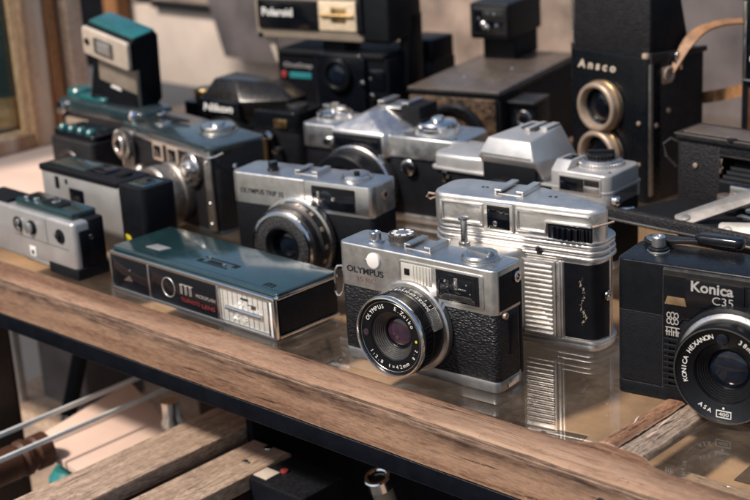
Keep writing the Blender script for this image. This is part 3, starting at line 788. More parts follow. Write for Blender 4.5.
# ------------------------------------------------------------------ 2 black compact, front right
def black_compact():
    t = thing('compact_camera', 'black compact camera at the right edge with white lettering around its wide lens', 'camera', (126, 727, 0), -35)
    W, D, H = 112, 33, 76.5
    mb = MB(); mb.prism(rrect(0, W, 0, D, 4.5), 8.2, 48, 'z', .1); part('body', mb, 'plain_leather', t)
    mb = MB(); mb.prism(rrect(0, W, -.2, D, 4.5), 0, 8, 'z', .9); part('bottom_plate', mb, 'black_paint', t)
    mb = MB(); mb.prism(rrect(0, W, -.2, D, 4.5), 48.1, H, 'z', 1.0, 3, 'hi')
    mb.prism([(26.6, 72), (26.6, 8.4), (30, 8.4), (30, 40), (38, 48.5), (96, 48.5), (96, 72)], -1.2, .6, 'y', .4)
    part('top_housing', mb, 'black_paint', t)
    mb = MB(); mb.prism([(-1.6, 71.4), (-1.6, 74.3), (.4, 75.6), (.4, 71.4)], 26.8, 110, 'x', .35); part('bezel_strip', mb, 'dark_metal', t)
    mb = MB(); mb.prism(rrect(39.4, 70.6, 56.4, 71.2, 1), -1.9, -.9, 'y', .35); pl = part('name_plaque', mb, 'gloss_black', t)
    mb = MB(); mb.text('Konica', 42.4, 64.8, 22.6, 5.8, -1.9, .12, bold=.025); mb.text('C35', 53.8, 59.4, 11.2, 4.2, -1.9, .12, bold=.0)
    part('lettering', mb, 'silver_ink', pl)
    mb = MB(); mb.box(72.4, 98, -1.9, -.9, 53, 70, .3); part('viewfinder_window', mb, 'dark_glass', t)
    mb = MB(); mb.prism([(27.8, 55.6), (40, 55.6), (38.8, 60), (29.4, 60)], -1.7, -1.0, 'y', .2); part('amber_window', mb, 'amber_window', t)
    mb = MB()                                      # ring of six petals and the marks beneath
    for k in range(3):
        for s in (-1, 1):
            pts = [(32.3+(k-1)*2.1+1.3*math.cos(a), 48+s*1.7+(2.0 if k == 1 else 1.7)*math.sin(a)) for a in [2*PI*j/14 for j in range(14)]]
            inn = [(32.3+(k-1)*2.1+.75*math.cos(a), 48+s*1.7+(1.4 if k == 1 else 1.1)*math.sin(a)) for a in [2*PI*j/14 for j in range(14)]]
            q = bmesh.new(); A = [q.verts.new((u, -1.3, v)) for u, v in pts]; B = [q.verts.new((u, -1.3, v)) for u, v in inn]
            for j in range(14): q.faces.new((A[j], A[(j+1) % 14], B[(j+1) % 14], B[j]))
            mb._merge_open(q, None, Vector((0, -1, 0)))
    for k in range(3):
        mb.box(28.9+k*2.6, 29.5+k*2.6, -1.36, -1.2, 38.2, 42.4, 0); mb.box(30.2+k*2.4, 30.8+k*2.4, -1.36, -1.2, 38.2, 41.2, 0)
    mb.box(28.4, 36.2, -1.36, -1.2, 42.5, 43.1, 0); mb.box(28.4, 31.4, -1.36, -1.2, 40.2, 40.7, 0); mb.box(33, 36.2, -1.36, -1.2, 40.2, 40.7, 0)
    part('emblem', mb, 'silver_ink', t)
    mb = MB()
    for k in range(9): mb.box(27.6, 37.5, -1.9, -.8, 8.8+k*3.3, 10.4+k*3.3, .3)
    part('grip_ribs', mb, 'black_plastic', t)
    # lens
    cx, cz = 67.0, 29.4
    mb = MB(); mb.lathe([(30, .4), (31, -.6), (31, -7), (29.4, -8), (29, -8), (29, .4)], (cx, 0, cz), 'y', 80, True); part('lens_mount', mb, 'black_plastic', t)
    mb = MB(); mb.lathe([(25.6, -4), (29.8, -5.2), (30.1, -6.0), (29.6, -7.0), (27.0, -9.8), (25.6, -9.8)], (cx, 0, cz), 'y', 80, True); part('chrome_band', mb, 'cast_silver', t)
    mb = MB(); mb.lathe([(25.6, -8), (26.4, -9.4), (26.5, -19.4), (25.9, -20.6), (25.2, -20.6), (25.0, -19.6)], (cx, 0, cz), 'y', 80); lb = part('lens_barrel', mb, 'lens_black', t)
    mb = MB(); mb.lathe([(25.6, -20.4), (25.7, -20.9), (25.3, -21.0), (25.1, -20.4)], (cx, 0, cz), 'y', 80, True); part('worn_rim', mb, 'dark_metal', lb)
    mb = MB(); mb.lathe([(25.3, -20), (24.6, -19.4), (17.2, -17.6), (16.4, -17.2), (16.2, -15.8)], (cx, 0, cz), 'y', 72); nr = part('name_ring', mb, 'lens_black', lb)
    mb = MB(); mb.ringtext('KONICA', cx, cz, 20.9, 196, 163, 2.5, -18.95, bold=.0); mb.ringtext('HEXANON', cx, cz, 20.9, 150, 109, 2.5, -18.95, bold=.0)
    mb.ringtext('38mm', cx, cz, 20.9, 66, 44, 2.4, -18.95, bold=.0); mb.ringtext('F2.8', cx, cz, 20.9, 36, 14, 2.4, -18.95, bold=.0)
    mb.ringtext('ASA', cx, cz, 21.2, 237, 251, 2.3, -18.95, inward=True, bold=.01)
    T = Matrix.Translation((cx+.6, 0, cz-21.3))
    mb.box(-4, 4, -19.15, -18.9, -2, -1.6, 0, T=T); mb.box(-4, 4, -19.15, -18.9, 1.6, 2, 0, T=T); mb.box(-4, -3.6, -19.15, -18.9, -1.6, 1.6, 0, T=T); mb.box(3.6, 4, -19.15, -18.9, -1.6, 1.6, 0, T=T)
    mb.text('400', cx-2, cz-22.3, 5.2, 2.0, -18.9, .1); mb.cyl((cx+.4, -18.9, cz-18), .6, -.2, 'y', .05, 10); mb.cyl((cx+.4, -18.9, cz-24.4), .5, -.2, 'y', .05, 10)
    part('lettering', mb, 'white_ink', nr)
    mb = MB(); mb.cyl((cx-1, -18.3, cz+19), 3.1, -.9, 'y', .3, 24); part('meter_eye', mb, 'blue_glass', nr)
    mb = MB()
    pr = [(16.3, -16.8)]
    for k in range(6): pr += [(15.8-k*.9, -16.0+k*.9), (15.6-k*.9, -15.3+k*.9)]
    pr += [(10.4, -10)]
    mb.lathe(pr, (cx, 0, cz), 'y', 56); part('inner_cone', mb, 'lens_black', lb)
    mb = MB(); dome(mb, cx, cz, 10.6, -9.4, 2.8); part('front_glass', mb, 'blue_glass', lb)
    # top
    mb = MB(); mb.cyl((15.6, 19, H-.2), 6.2, 1.0, 'z', .3, 32); part('button_collar', mb, 'dull_chrome', t)
    mb = MB(); mb.cyl((15.6, 19, H+.6), 5.4, 1.4, 'z', .3, 32); mb.cyl((15.6, 19, H+.6), 4.2, 2.4, 'z', .4, 32)
    part('button_seat', mb, 'black_plastic', t)
    mb = MB(); mb.lathe([(3.6, 0), (3.6, 5.4), (3.2, 6.0), (1.7, 6.0), (1.4, 5.3), (0, 5.3)], (15.6, 19, H+2.4), 'z', 28); part('shutter_button', mb, 'satin', t)
    mb = MB(); mb.cyl((11, 28.6, H-.1), 7.6, 3.4, 'z', .5, 36); lv = part('lever_hub', mb, 'black_paint', t)
    mb = MB(); mb.cyl((11, 28.6, H+3.3), 6.2, .8, 'z', .3, 30); part('hub_cap', mb, 'dull_chrome', lv)
    mb = MB(); mb.prism([(9, 23), (20, 25.6), (33, 30.4), (34, 34.2), (24, 33.8), (10, 34.6)], H+2.0, H+4.6, 'z', .7); part('advance_lever', mb, 'dark_metal', lv)
    mb = MB(); mb.prism(rrect(30, 57, 30.0, 38.6, 4), H+1.6, H+7.4, 'z', 1.8, 3); part('lever_tip', mb, 'gloss_black', lv)
    mb = MB(); mb.box(5, 7.8, 30, 31, H-.1, H+2.6, .3); part('counter_window', mb, 'chrome', t)
    mb = MB(); mb.tube([(1.0, 25+2.6*math.sin(a), 71+3.0*math.cos(a)) if False else (-1.2, 26+2.6*math.sin(a), 71+3*math.cos(a)) for a in [2*PI*k/16 for k in range(17)]], .55, 6); part('strap_lug', mb, 'dull_chrome', t)
    return t
black_compact()

# ------------------------------------------------------------------ 3 silver compact behind the flat black camera
def silver_compact():
    t = thing('compact_camera', 'silver compact with bubbled lens ring, behind the long flat black camera', 'camera', (-97, 988, 0), -34)
    W, D, H = 116.5, 32, 66
    mb = MB(); mb.prism(rrect(0, W, .4, D, 5), 6, 45, 'z', .2); part('body', mb, 'plain_leather', t)
    mb = MB(); mb.prism(rrect(0, W, 0, D, 5), 0, 6, 'z', .8); part('bottom_plate', mb, 'satin_grey', t)
    mb = MB(); mb.prism(rrect(0, W, -.1, D, 5), 44.4, H, 'z', 1.2, 3, 'hi')
    mb.prism(rrect(62, W, -1.4, 6, 2.2, corners=(1, 1, 0, 0)), 46.4, 66.4, 'z', .9, 2)
    part('top_plate', mb, 'satin', t)
    mb = MB(); mb.text('OLYMPUS TRIP 35', 7.6, 51.6, 37, 3.6, -.1, .1, bold=.02); part('lettering', mb, 'black_ink', t)
    mb = MB(); mb.text('1234', 18, 19, 10, 2, H+.02, .03, face='z'); part('lettering', mb, 'black_ink', t)
    mb = MB(); mb.lathe([(4.2, 0), (4.2, 1), (3.6, 1.2), (3.4, 5.6), (2.8, 6.2), (0, 6.2)], (27.5, 13, H), 'z', 26); part('shutter_button', mb, 'gloss_black', t)
    hot_shoe(t, 47.5, 66, 11, 28, H, 'satin', 2.8)
    mb = MB(); mb.lathe([(11, 0), (11, .9), (10.2, 1.2), (9.6, 3), (8.8, 3.6), (0, 3.8)], (94, 17, H), 'z', 40); kn = part('rewind_knob', mb, 'dull_chrome', t)
    mb = MB(); mb.cyl((98, 12, H+3.4), 2.0, 3, 'z', .4, 16); part('crank_tip', mb, 'gloss_black', kn)
    mb = MB(); mb.prism(rrect(69.8, 104.4, 47.6, 63.6, 1), -2.2, -1.2, 'y', .3); wf = part('viewfinder_window', mb, 'dark_glass', t)
    mb = MB(); mb.lathe([(0, -3), (4, -2.8), (5.6, -2.2)], (81, 0, 55.4), 'y', 26); part('eye_lens', mb, 'blue_glass', wf)
    mb = MB(); mb.box(74, 76.2, -2.5, -2.1, 50, 60, .2); mb.box(86, 88.6, -2.5, -2.1, 54, 57, .2); part('inner_mirror', mb, 'dull_chrome', wf)
    cx, cz = 57.6, 24.4
    mb = MB(); mb.lathe([(26, .4), (29.6, -1.6), (30, -3), (29.6, -6), (27.8, -6.6), (26, -6)], (cx, 0, cz), 'y', 80, True); part('lens_mount_ring', mb, 'dull_chrome', t)
    mb = MB(); mb.lathe([(27.4, -5.6), (27.4, -13), (26.4, -13.6), (25.6, -14), (25.6, -20), (24.6, -21)], (cx, 0, cz), 'y', 80); lb = part('lens_barrel', mb, 'dark_metal', t)
    mb = MB()
    for k in range(14):
        T = Matrix.Translation((cx, 0, cz)) @ Matrix.Rotation(-R(k*26), 4, 'Y')
        mb.box(26.8, 27.8, -11.5, -8.4, -1.5, 1.5, .2, 1, T)
    part('scale_marks', mb, 'tarnished_ring', lb)
    mb = MB(); mb.lathe([(24.9, -20.6), (25, -22.6), (24, -23.8), (22.4, -23.8), (21.9, -22.6)], (cx, 0, cz), 'y', 80); part('front_rim', mb, 'chrome', lb)
    mb = MB(); mb.lathe([(22.2, -22.6), (20, -23.4), (14, -23.0), (13.6, -22)], (cx, 0, cz), 'y', 72); rg = part('cell_ring', mb, 'selenium', lb)
    mb = MB()
    for rr, n in ((20.4, 40), (17.9, 36), (15.5, 32)):
        for k in range(n):
            a = 2*PI*(k+.5*(n % 3))/n
            mb.lathe([(0, -.7), (.45, -.5), (.7, 0)], (cx+rr*math.cos(a), -22.9, cz+rr*math.sin(a)), 'y', 8)
    part('glass_bubbles', mb, 'dark_metal', rg)
    mb = MB(); mb.lathe([(13.8, -22.2), (13, -22.6), (10, -20), (9.4, -16), (9.2, -14)], (cx, 0, cz), 'y', 56); part('inner_cone', mb, 'lens_black', lb)
    mb = MB(); dome(mb, cx, cz, 9.6, -14, 2.6); part('front_glass', mb, 'blue_glass', lb)
    mb = MB(); mb.cyl((W, 15, 57.6), 3.4, 1.6, 'x', .4, 22); part('flash_socket', mb, 'tarnished_ring', t)
    mb = MB(); mb.cyl((W+1.5, 15, 57.6), 1.6, .4, 'x', .1, 14); part('socket_hole', mb, 'matt_black', t)
    return t
silver_compact()

# ------------------------------------------------------------------ 4 long flat camera with built-in flash
def flat_camera():
    t = thing('flat_pocket_camera', 'long flat black pocket camera with clear flash window, lying along the front rail', 'camera', (-179.6, 946.6, 0), -45)
    W, D, H = 166, 53, 29.5
    mb = MB(); mb.prism(rrect(1, W-1, 1.5, D, 1.5), 1, 27, 'z', .6); part('body', mb, 'gloss_black', t)
    mb = MB(); mb.prism(rrect(0, W, 2.6, D+.5, 2), 26.6, H, 'z', .8, 3); tp = part('top_cover', mb, 'sky_sheen_teal', t)
    mb = MB(); mb.prism(rrect(1, W-.5, -1.2, 2.4, .8), 24.6, 27.4, 'z', .7, 2); mb.prism(rrect(1, W-.5, -1.2, 2.0, .8), 0, 2.2, 'z', .5)
    for x in (.4, 41.6, 112, W-6): mb.box(x, x+(2.0 if x > 1 else 1.6), -1.25, 1.6, 2.0, 25, .4)
    mb.box(W-2.2, W+.3, -1.2, 1.8, .4, 27, .5)
    part('clear_frame', mb, 'clean_chrome', t)
    mb = MB(); mb.box(2.4, 41.2, -.5, 1.2, 2.4, 24.6, .3); part('viewfinder_window', mb, 'dark_glass', t)
    mb = MB(); mb.hull([(14, -.6, 8), (24, -.6, 9), (21, -.6, 13), (14, -.9, 8.4), (24, -.9, 9.2), (21, -.9, 12.6)], [(0, 1, 2), (3, 5, 4), (0, 3, 4, 1), (1, 4, 5, 2), (2, 5, 3, 0)])
    mb.cyl((21.6, -.5, 16.4), .9, -.4, 'y', .1, 10)
    part('inner_mirror', mb, 'dull_chrome', t)
    mb = MB(); mb.box(44, 111.6, -.5, 1.2, 2.4, 24.2, .3); pn = part('front_panel', mb, 'gloss_black', t)
    mb = MB(); mb.ring((62.8, 0, 13.4), 6.3, 6.8, -.5, -.9, 'y', .15, 40); part('lens_ring', mb, 'silver_ink', pn)
    mb = MB(); mb.cyl((62.8, -.5, 13.4), 6.2, -.15, 'y', .05, 36); part('lens_window', mb, 'dark_glass', pn)
    mb = MB()
    for k in range(3): mb.box(74.6+k*4.6, 77.4+k*4.6, -.64, -.45, 17.3, 18.2, 0); mb.box(74.6+k*4.6+.4, 75.5+k*4.6, -.64, -.45, 11.6, 17.3, 0); mb.box(76.3+k*4.6, 77.0+k*4.6, -.64, -.45, 11.6, 17.3, 0)
    mb.box(76.0, 88, -.64, -.45, 18.0, 18.5, 0)
    mb.text('MICROFLASH', 91, 12.4, 19, 2.2, -.5, .12)
    part('lettering', mb, 'silver_ink', pn)
    mb = MB(); mb.text('TELEPHOTO', 75, 6.6, 19, 2.6, -.5, .12); mb.text('LENS', 96, 6.2, 13, 2.6, -.5, .12); part('lettering', mb, 'red_ink', pn)
    mb = MB(); mb.box(114.4, 159, .4, 1.6, 2.6, 24.4, .2); fl = part('flash_reflector', mb, 'flash_foil', t)
    mb = MB()
    rnd = random.Random(4)
    for k in range(16):
        x, z = rnd.uniform(124, 150), rnd.uniform(5, 17)
        r = rnd.uniform(1.4, 3.6)
        mb.hull([(x-r, .4, z), (x+r, .4, z+r*.4), (x+r*.2, .4, z-r), (x, .4, z+r), (x+rnd.uniform(-1, 1), -.6, z+rnd.uniform(-1, 1))], [(0, 2, 4), (2, 1, 4), (1, 3, 4), (3, 0, 4)])
    part('foil_creases', mb, 'flash_foil', fl)
    mb = MB(); mb.box(134, 141, -.1, .5, 20, 21.4, .2); mb.box(141, 148, -.1, .5, 15.6, 18.2, .2); part('tube_holder', mb, 'dark_metal', fl)
    mb = MB(); mb.lathe([(0, 0), (1.5, .3), (1.5, 33.6), (0, 34)], (120, -.4, 12.4), 'x', 14); part('flash_tube', mb, 'chrome', fl)
    mb = MB()
    for k in range(9): mb.box(116.5+k*4.7, 117.0+k*4.7, .1, .5, 3.2, 23.8, .1)
    part('reflector_ribs', mb, 'painted_silver', fl)
    mb = MB(); mb.box(113.8, 160, -.95, -.45, 2.4, 24.6, .2); part('flash_window', mb, 'clear_plastic', t)
    mb = MB(); mb.box(W-5.4, W-2.4, -1.0, 1.2, 2.2, 24.4, .3); part('edge_bar', mb, 'flash_foil', t)
    # right end panel and its metal rim
    mb = MB(); mb.box(W-1.2, W+.1, 3, D-1, 3.2, 24.6, .3); part('end_panel', mb, 'plain_leather', t)
    mb = MB(); mb.box(W-1.4, W+.9, 2, D, 25.6, 27.6, .5); part('end_trim', mb, 'clean_chrome', t)
    mb = MB(); mb.box(W-1.2, W+.7, 2, D, .6, 2.6, .5); part('end_trim', mb, 'clean_chrome', t)
    # top details
    mb = MB(); mb.prism([(22.5, 14), (37.5, 14), (40, 22), (25, 22)], H-.05, H+.35, 'z', .1); part('film_window', mb, 'painted_silver', tp)
    mb = MB()
    mb.box(74, 108, 23.2, 24.6, H-.1, H+.18, .05); mb.box(104, 108.6, 19.4, 24.4, H-.1, H+.16, .05)
    mb.box(76, 104, 15.2, 16.6, H-.1, H+.18, .05); mb.box(74, 77.4, 15.2, 20.2, H-.1, H+.16, .05); mb.box(82, 97, 17.6, 21.4, H-.1, H+.2, .05)
    part('switch_slot', mb, 'matt_black', tp)
    mb = MB(); mb.box(96, 98.6, 18.4, 20.8, H, H+1.0, .3); mb.box(77, 79.6, 23, 25, H, H+1.0, .3); part('switch_tab', mb, 'chrome', tp)
    mb = MB(); mb.box(2, W-2, 6.2, 6.6, H-.1, H+.03, 0); mb.box(2, W-2, D-3, D-2.6, H-.1, H+.03, 0); part('lid_seam', mb, 'matt_black', tp)
    mb = MB(); mb.text('m', 146, 8.4, 8.6, 5.4, H-.05, .12, face='z', bold=.03); part('emblem', mb, 'matt_black', tp)
    return t
flat_camera()

# ------------------------------------------------------------------ 5 silver pocket camera, far left front
def pocket_silver():
    t = thing('pocket_camera', 'small silver pocket camera with round face knobs, at the far left on the rail', 'camera', (-280, 1040, 1.6), -46)
    W, D, H = 106, 26, 39.5
    mb = MB(); mb.prism(rrect(-20, W, 0, D-12, 4, corners=(1, 1, 0, 0)), 2, H, 'z', 2.4, 4); part('front_shell', mb, 'painted_silver', t)
    mb = MB(); mb.prism(rrect(-20, W+1, D-14, D, 3), 2, H+.6, 'z', 1.4); part('rear_shell', mb, 'black_plastic', t)
    mb = MB(); mb.box(W-.6, W+.6, 4.5, D-8, 4, 33, .5); part('end_panel', mb, 'black_plastic', t)
    mb = MB(); mb.box(W+.5, W+1.2, 12, 15, 26, 29, .3); part('end_catch', mb, 'chrome', t)
    mb = MB(); mb.prism(rrect(70.5, W+1.5, -.6, D, 1.6), -1.4, 6.4, 'z', .6); part('base_foot', mb, 'matt_black', t)
    mb = MB(); mb.box(42, 70.2, -.4, 4, 2.2, 3.6, .3); part('base_trim', mb, 'satin', t)
    mb = MB(); mb.prism(rrect(27, 99, 4.6, D-.4, 1.6), H-1, H+4.8, 'z', .6); tb = part('top_block', mb, 'sky_sheen_teal', t)
    mb = MB(); mb.prism(rrect(54, 78, 9, 20, 2), H+4.7, H+5.8, 'z', .3); mb.cyl((40, 13, H+4.6), 4.2, 2.6, 'z', .6, 24); part('slide_switch', mb, 'matt_black', tb)
    mb = MB(); mb.cyl((66, 14.5, H+5.7), 3.4, 1.2, 'z', .5, 20); mb.cyl((36, 10, H+4.7), 2.6, 2.4, 'z', .6, 18); mb.cyl((46, 11, H+4.7), 2.2, 2.2, 'z', .6, 18); part('metal_stud', mb, 'chrome', tb)
    mb = MB(); mb.prism(rrect(-16, 20, 2.6, D-4, 1.2), H-.2, H+2.4, 'z', .5); part('film_window', mb, 'matt_black', t)
    mb = MB(); mb.cyl((35.4, .1, 27.4), 5.6, -1.1, 'y', .4, 30); mb.cyl((54, .1, 28.2), 5.2, -1.4, 'y', .4, 30); mb.cyl((89.6, .1, 28), 5.2, -1.2, 'y', .4, 30)
    part('knob_ring', mb, 'matt_black', t)
    mb = MB(); mb.cyl((37, -1, 29.4), 2.4, -1.9, 'y', .5, 20); mb.cyl((37.4, -1, 24.6), 2.0, -1.9, 'y', .5, 20); part('metal_stud', mb, 'chrome', t)
    mb = MB(); mb.cyl((52.6, -1.2, 28), 4.0, -2.8, 'y', .8, 26); part('round_knob', mb, 'satin', t)
    mb = MB(); mb.cyl((88.4, -1, 28.4), 2.8, -1.6, 'y', .6, 20); part('lens_glass', mb, 'dark_glass', t); 
    mb = MB(); mb.cyl((86.8, -2.0, 29.4), 1.2, -1, 'y', .4, 14); part('bright_pin', mb, 'chrome', t)
    mb = MB(); mb.box(47.2, 55, -.35, .4, 5.8, 13.4, .2); lb = part('paper_label', mb, 'white_plastic', t)
    mb = MB(); mb.cyl((51.2, -.3, 9.2), 1.7, -.25, 'y', .1, 14); part('label_dot', mb, 'black_ink', lb)
    mb = MB(); mb.box(30, 98, -.12, .3, 19.0, 19.4, 0); mb.box(72, 72.5, -.12, .3, 19.4, 37, 0); part('seam', mb, 'dark_metal', t)
    return t
pocket_silver()

# ------------------------------------------------------------------ 6 silver faced cartridge camera
def cartridge():
    t = thing('cartridge_camera', 'flat silver faced camera with black end and yellow arrow, behind the small silver pocket camera', 'camera', (-248, 1072, 0), -45)
    W, D, H = 126, 30, 57.5
    mb = MB(); mb.prism(rrect(0, 100, 0, D-3, 3, corners=(1, 0, 0, 1)), 2, 54.4, 'z', .8); part('body', mb, 'painted_silver', t)
    mb = MB(); mb.prism(rrect(98.4, W, -.8, D, 5, corners=(.3, 1, 1, .2)), 0, H, 'z', 1.0); part('grip_end', mb, 'black_plastic', t)
    mb = MB(); mb.prism(rrect(-1, 98.2, -1, D, 2.5), 53.6, H+.6, 'z', .9); tp = part('top_cover', mb, 'black_plastic', t)
    mb = MB(); mb.prism(rrect(5, 50, 6, D-5, 2), H+.3, H+1.2, 'z', .4); part('top_inlay', mb, 'sky_sheen_teal', tp)
    mb = MB(); mb.prism(rrect(103, 123, 4, 22, 1.5), H-.3, H+.5, 'z', .3); part('top_inlay', mb, 'sky_sheen_teal', tp)
    mb = MB(); mb.prism(rrect(106.5, 119.5, 8, 19, 1), H+.2, H+.8, 'z', .2); part('top_window', mb, 'dark_glass', tp)
    mb = MB(); mb.prism(rrect(52, 72, 8, 24, 3), H+.4, H+2.2, 'z', .8); part('slide_switch', mb, 'dark_glass', tp)
    mb = MB(); mb.cyl((84, 16, H+.4), 6, 2.2, 'z', .6, 28); part('shutter_button', mb, 'matt_black', tp)
    mb = MB(); mb.prism(rrect(18.6, 23.8, 42, 51.5, 1), -.3, .5, 'y', .15); mb.prism(rrect(31.6, 34.8, 47, 51, 1), -.3, .5, 'y', .15); part('meter_slot', mb, 'matt_black', t)
    mb = MB(); mb.prism(rrect(36.2, 54, 31, 45, 1), -.5, .5, 'y', .2); lw = part('lens_window', mb, 'dark_glass', t)
    mb = MB(); mb.cyl((45.5, -.4, 36.6), 3.2, -.5, 'y', .2, 22); part('lens_rim', mb, 'dark_metal', lw)
    mb = MB(); mb.prism([(101.6, 16.8), (109, 17.6), (107.4, 20.6), (102.6, 21.4)], -1.2, -.6, 'y', .1); part('yellow_arrow', mb, 'yellow_ink', t)
    mb = MB(); mb.box(-6, -.6, 12, 18, 48.5, 49.6, .3); part('strap_lug', mb, 'sky_sheen_teal', t)
    return t
cartridge()

# ------------------------------------------------------------------ 7 brick shaped rangefinder with cogged wheel
def brick():
    t = thing('brick_rangefinder', 'brick shaped black rangefinder with cogged wheel, two square windows and big chrome lens', 'camera', (-201, 1157, 0), -52)
    X0, W, D, H = 6, 138, 50, 66
    mb = MB(); mb.prism(rrect(X0, W, 0, D, 7), 2, H-2, 'z', .4); part('body', mb, 'worn_leather', t)
    mb = MB(); mb.prism(rrect(X0-1, W+.6, -.8, D+.6, 7.5), H-2.4, H+2, 'z', 1.0); mb.prism(rrect(X0-1, W+.6, -.8, D+.6, 7.5), 0, 2.4, 'z', .8); tp = part('top_plate', mb, 'sky_sheen_slate', t)
    mb = MB(); mb.prism(rrect(X0+1, W-1, -1.6, .4, .6), H-6.4, H-2.6, 'z', .5); part('bright_edge', mb, 'satin', t)
    mb = MB(); mb.prism(rrect(128, 136.5, -1.4, .6, .5), 3, 60, 'z', .3); st = part('end_strip', mb, 'old_nickel', t)
    for z in (8, 24, 56):
        mb = MB(); screw(mb, 132.2, z, 1.7, -1.4); part('screw', mb, 'chrome', st)
    for xa, xb in ((55.5, 70.5), (76.5, 92.5)):
        mb = MB(); mb.prism(rrect(xa, xb, 46, 60.6, 1.5), -1.8, .4, 'y', .5); wf = part('window_frame', mb, 'cream_metal', t)
        mb = MB(); mb.box(xa+2.6, xb-2.6, -2.2, -1.4, 48.6, 58, .3); part('viewfinder_window', mb, 'dark_glass', wf)
    # gear train at the left
    mb = MB(); mb.prism(rrect(8, 26, 14, 64, 6), -3, .4, 'y', .6); part('gear_plate', mb, 'old_nickel', t)
    mb = MB(); mb.knurl((19, -9.5, 53), 12.5, 4, 26, 1.3, 'y', .3); gr = part('cogged_wheel', mb, 'old_nickel', t)
    mb = MB(); mb.ring((19, -9.6, 53), 4.8, 8.2, 0, -2.4, 'y', .5, 32); part('wheel_boss', mb, 'dull_chrome', gr)
    mb = MB(); mb.cyl((19, -9.6, 53), 4.6, -.6, 'y', .1, 24); part('wheel_hole', mb, 'matt_black', gr)
    mb = MB(); mb.tube([(17, -6, 40), (14, -8, 24), (16, -7, 8)], 1.6, 10); part('cocking_rod', mb, 'chrome', t)
    mb = MB(); mb.lathe([(0, -10), (3.6, -9.4), (5.6, -6.6), (5.6, -4), (3, -1), (2.6, 1)], (39, 0, 34), 'y', 28); part('round_stud', mb, 'old_nickel', t)
    mb = MB(); mb.lathe([(0, -7), (2.4, -6.4), (3.6, -4), (3, -1), (2.6, 1)], (28, 0, 24), 'y', 20); part('small_stud', mb, 'tarnished_ring', t)
    mb = MB(); mb.lathe([(2.4, 66), (2.4, 70), (4, 71), (4.6, 74), (3, 77.5), (0, 78)], (17, 6, 0), 'z', 20); part('cocking_post', mb, 'chrome', t)
    # focus wheel at the right
    mb = MB(); mb.lathe([(13, .4), (13, -3), (12, -4), (9.4, -4.2), (8.6, -6.5), (7.6, -7.2), (4.8, -7.2), (4.2, -9.6), (0, -10)], (111, 0, 47), 'y', 48); part('focus_wheel', mb, 'dull_chrome', t)
    # lens
    cx, cz = 88, 27
    mb = MB(); mb.lathe([(23, .4), (23, -7), (21.4, -8.6), (21.4, -13), (22.4, -14), (22.4, -22), (20.6, -24), (17.6, -24), (12, -18), (9, -14)], (cx, 0, cz), 'y', 64); lb = part('lens_barrel', mb, 'old_nickel', t)
    mb = MB(); dome(mb, cx, cz, 9.6, -14, 3); part('front_glass', mb, 'blue_glass', lb)
    # top
    mb = MB(); mb.cyl((98, 33, H+1.8), 15, 1.4, 'z', .4, 48); mb.lathe([(13.5, 0), (13.5, 3.2), (12.4, 4.2), (6, 4.4), (5.4, 6.2), (0, 6.6)], (98, 33, H+3), 'z', 48); part('rewind_dial', mb, 'dull_chrome', t)
    mb = MB(); mb.cyl((36, 22, H+1.9), 8.5, 1.2, 'z', .4, 36); part('counter_dial', mb, 'dull_chrome', t)
    mb = MB(); mb.prism([(14, 29), (20, 25), (44, 27), (58, 33), (44, 33.6), (20, 34)], H+2.6, H+4.8, 'z', .7); part('top_lever', mb, 'black_paint', t)
    mb = MB(); mb.cyl((20, 29.5, H+4.6), 4, 1.6, 'z', .6, 24); part('lever_cap', mb, 'chrome', t)
    mb = MB()
    for z in (50, 30): mb.lathe([(0, 1.8), (1.6, 1.6), (2.4, .6), (2.4, -.3)], (W+.2, 20, z), 'x', 16)
    part('side_screw', mb, 'chrome', t)
    mb = MB(); mb.tube([(W-2, -2, H-6), (W+5, 1, H-4), (W+10, 4, H-1)], .9, 8); part('strap_wire', mb, 'dull_chrome', t)
    return t
brick()

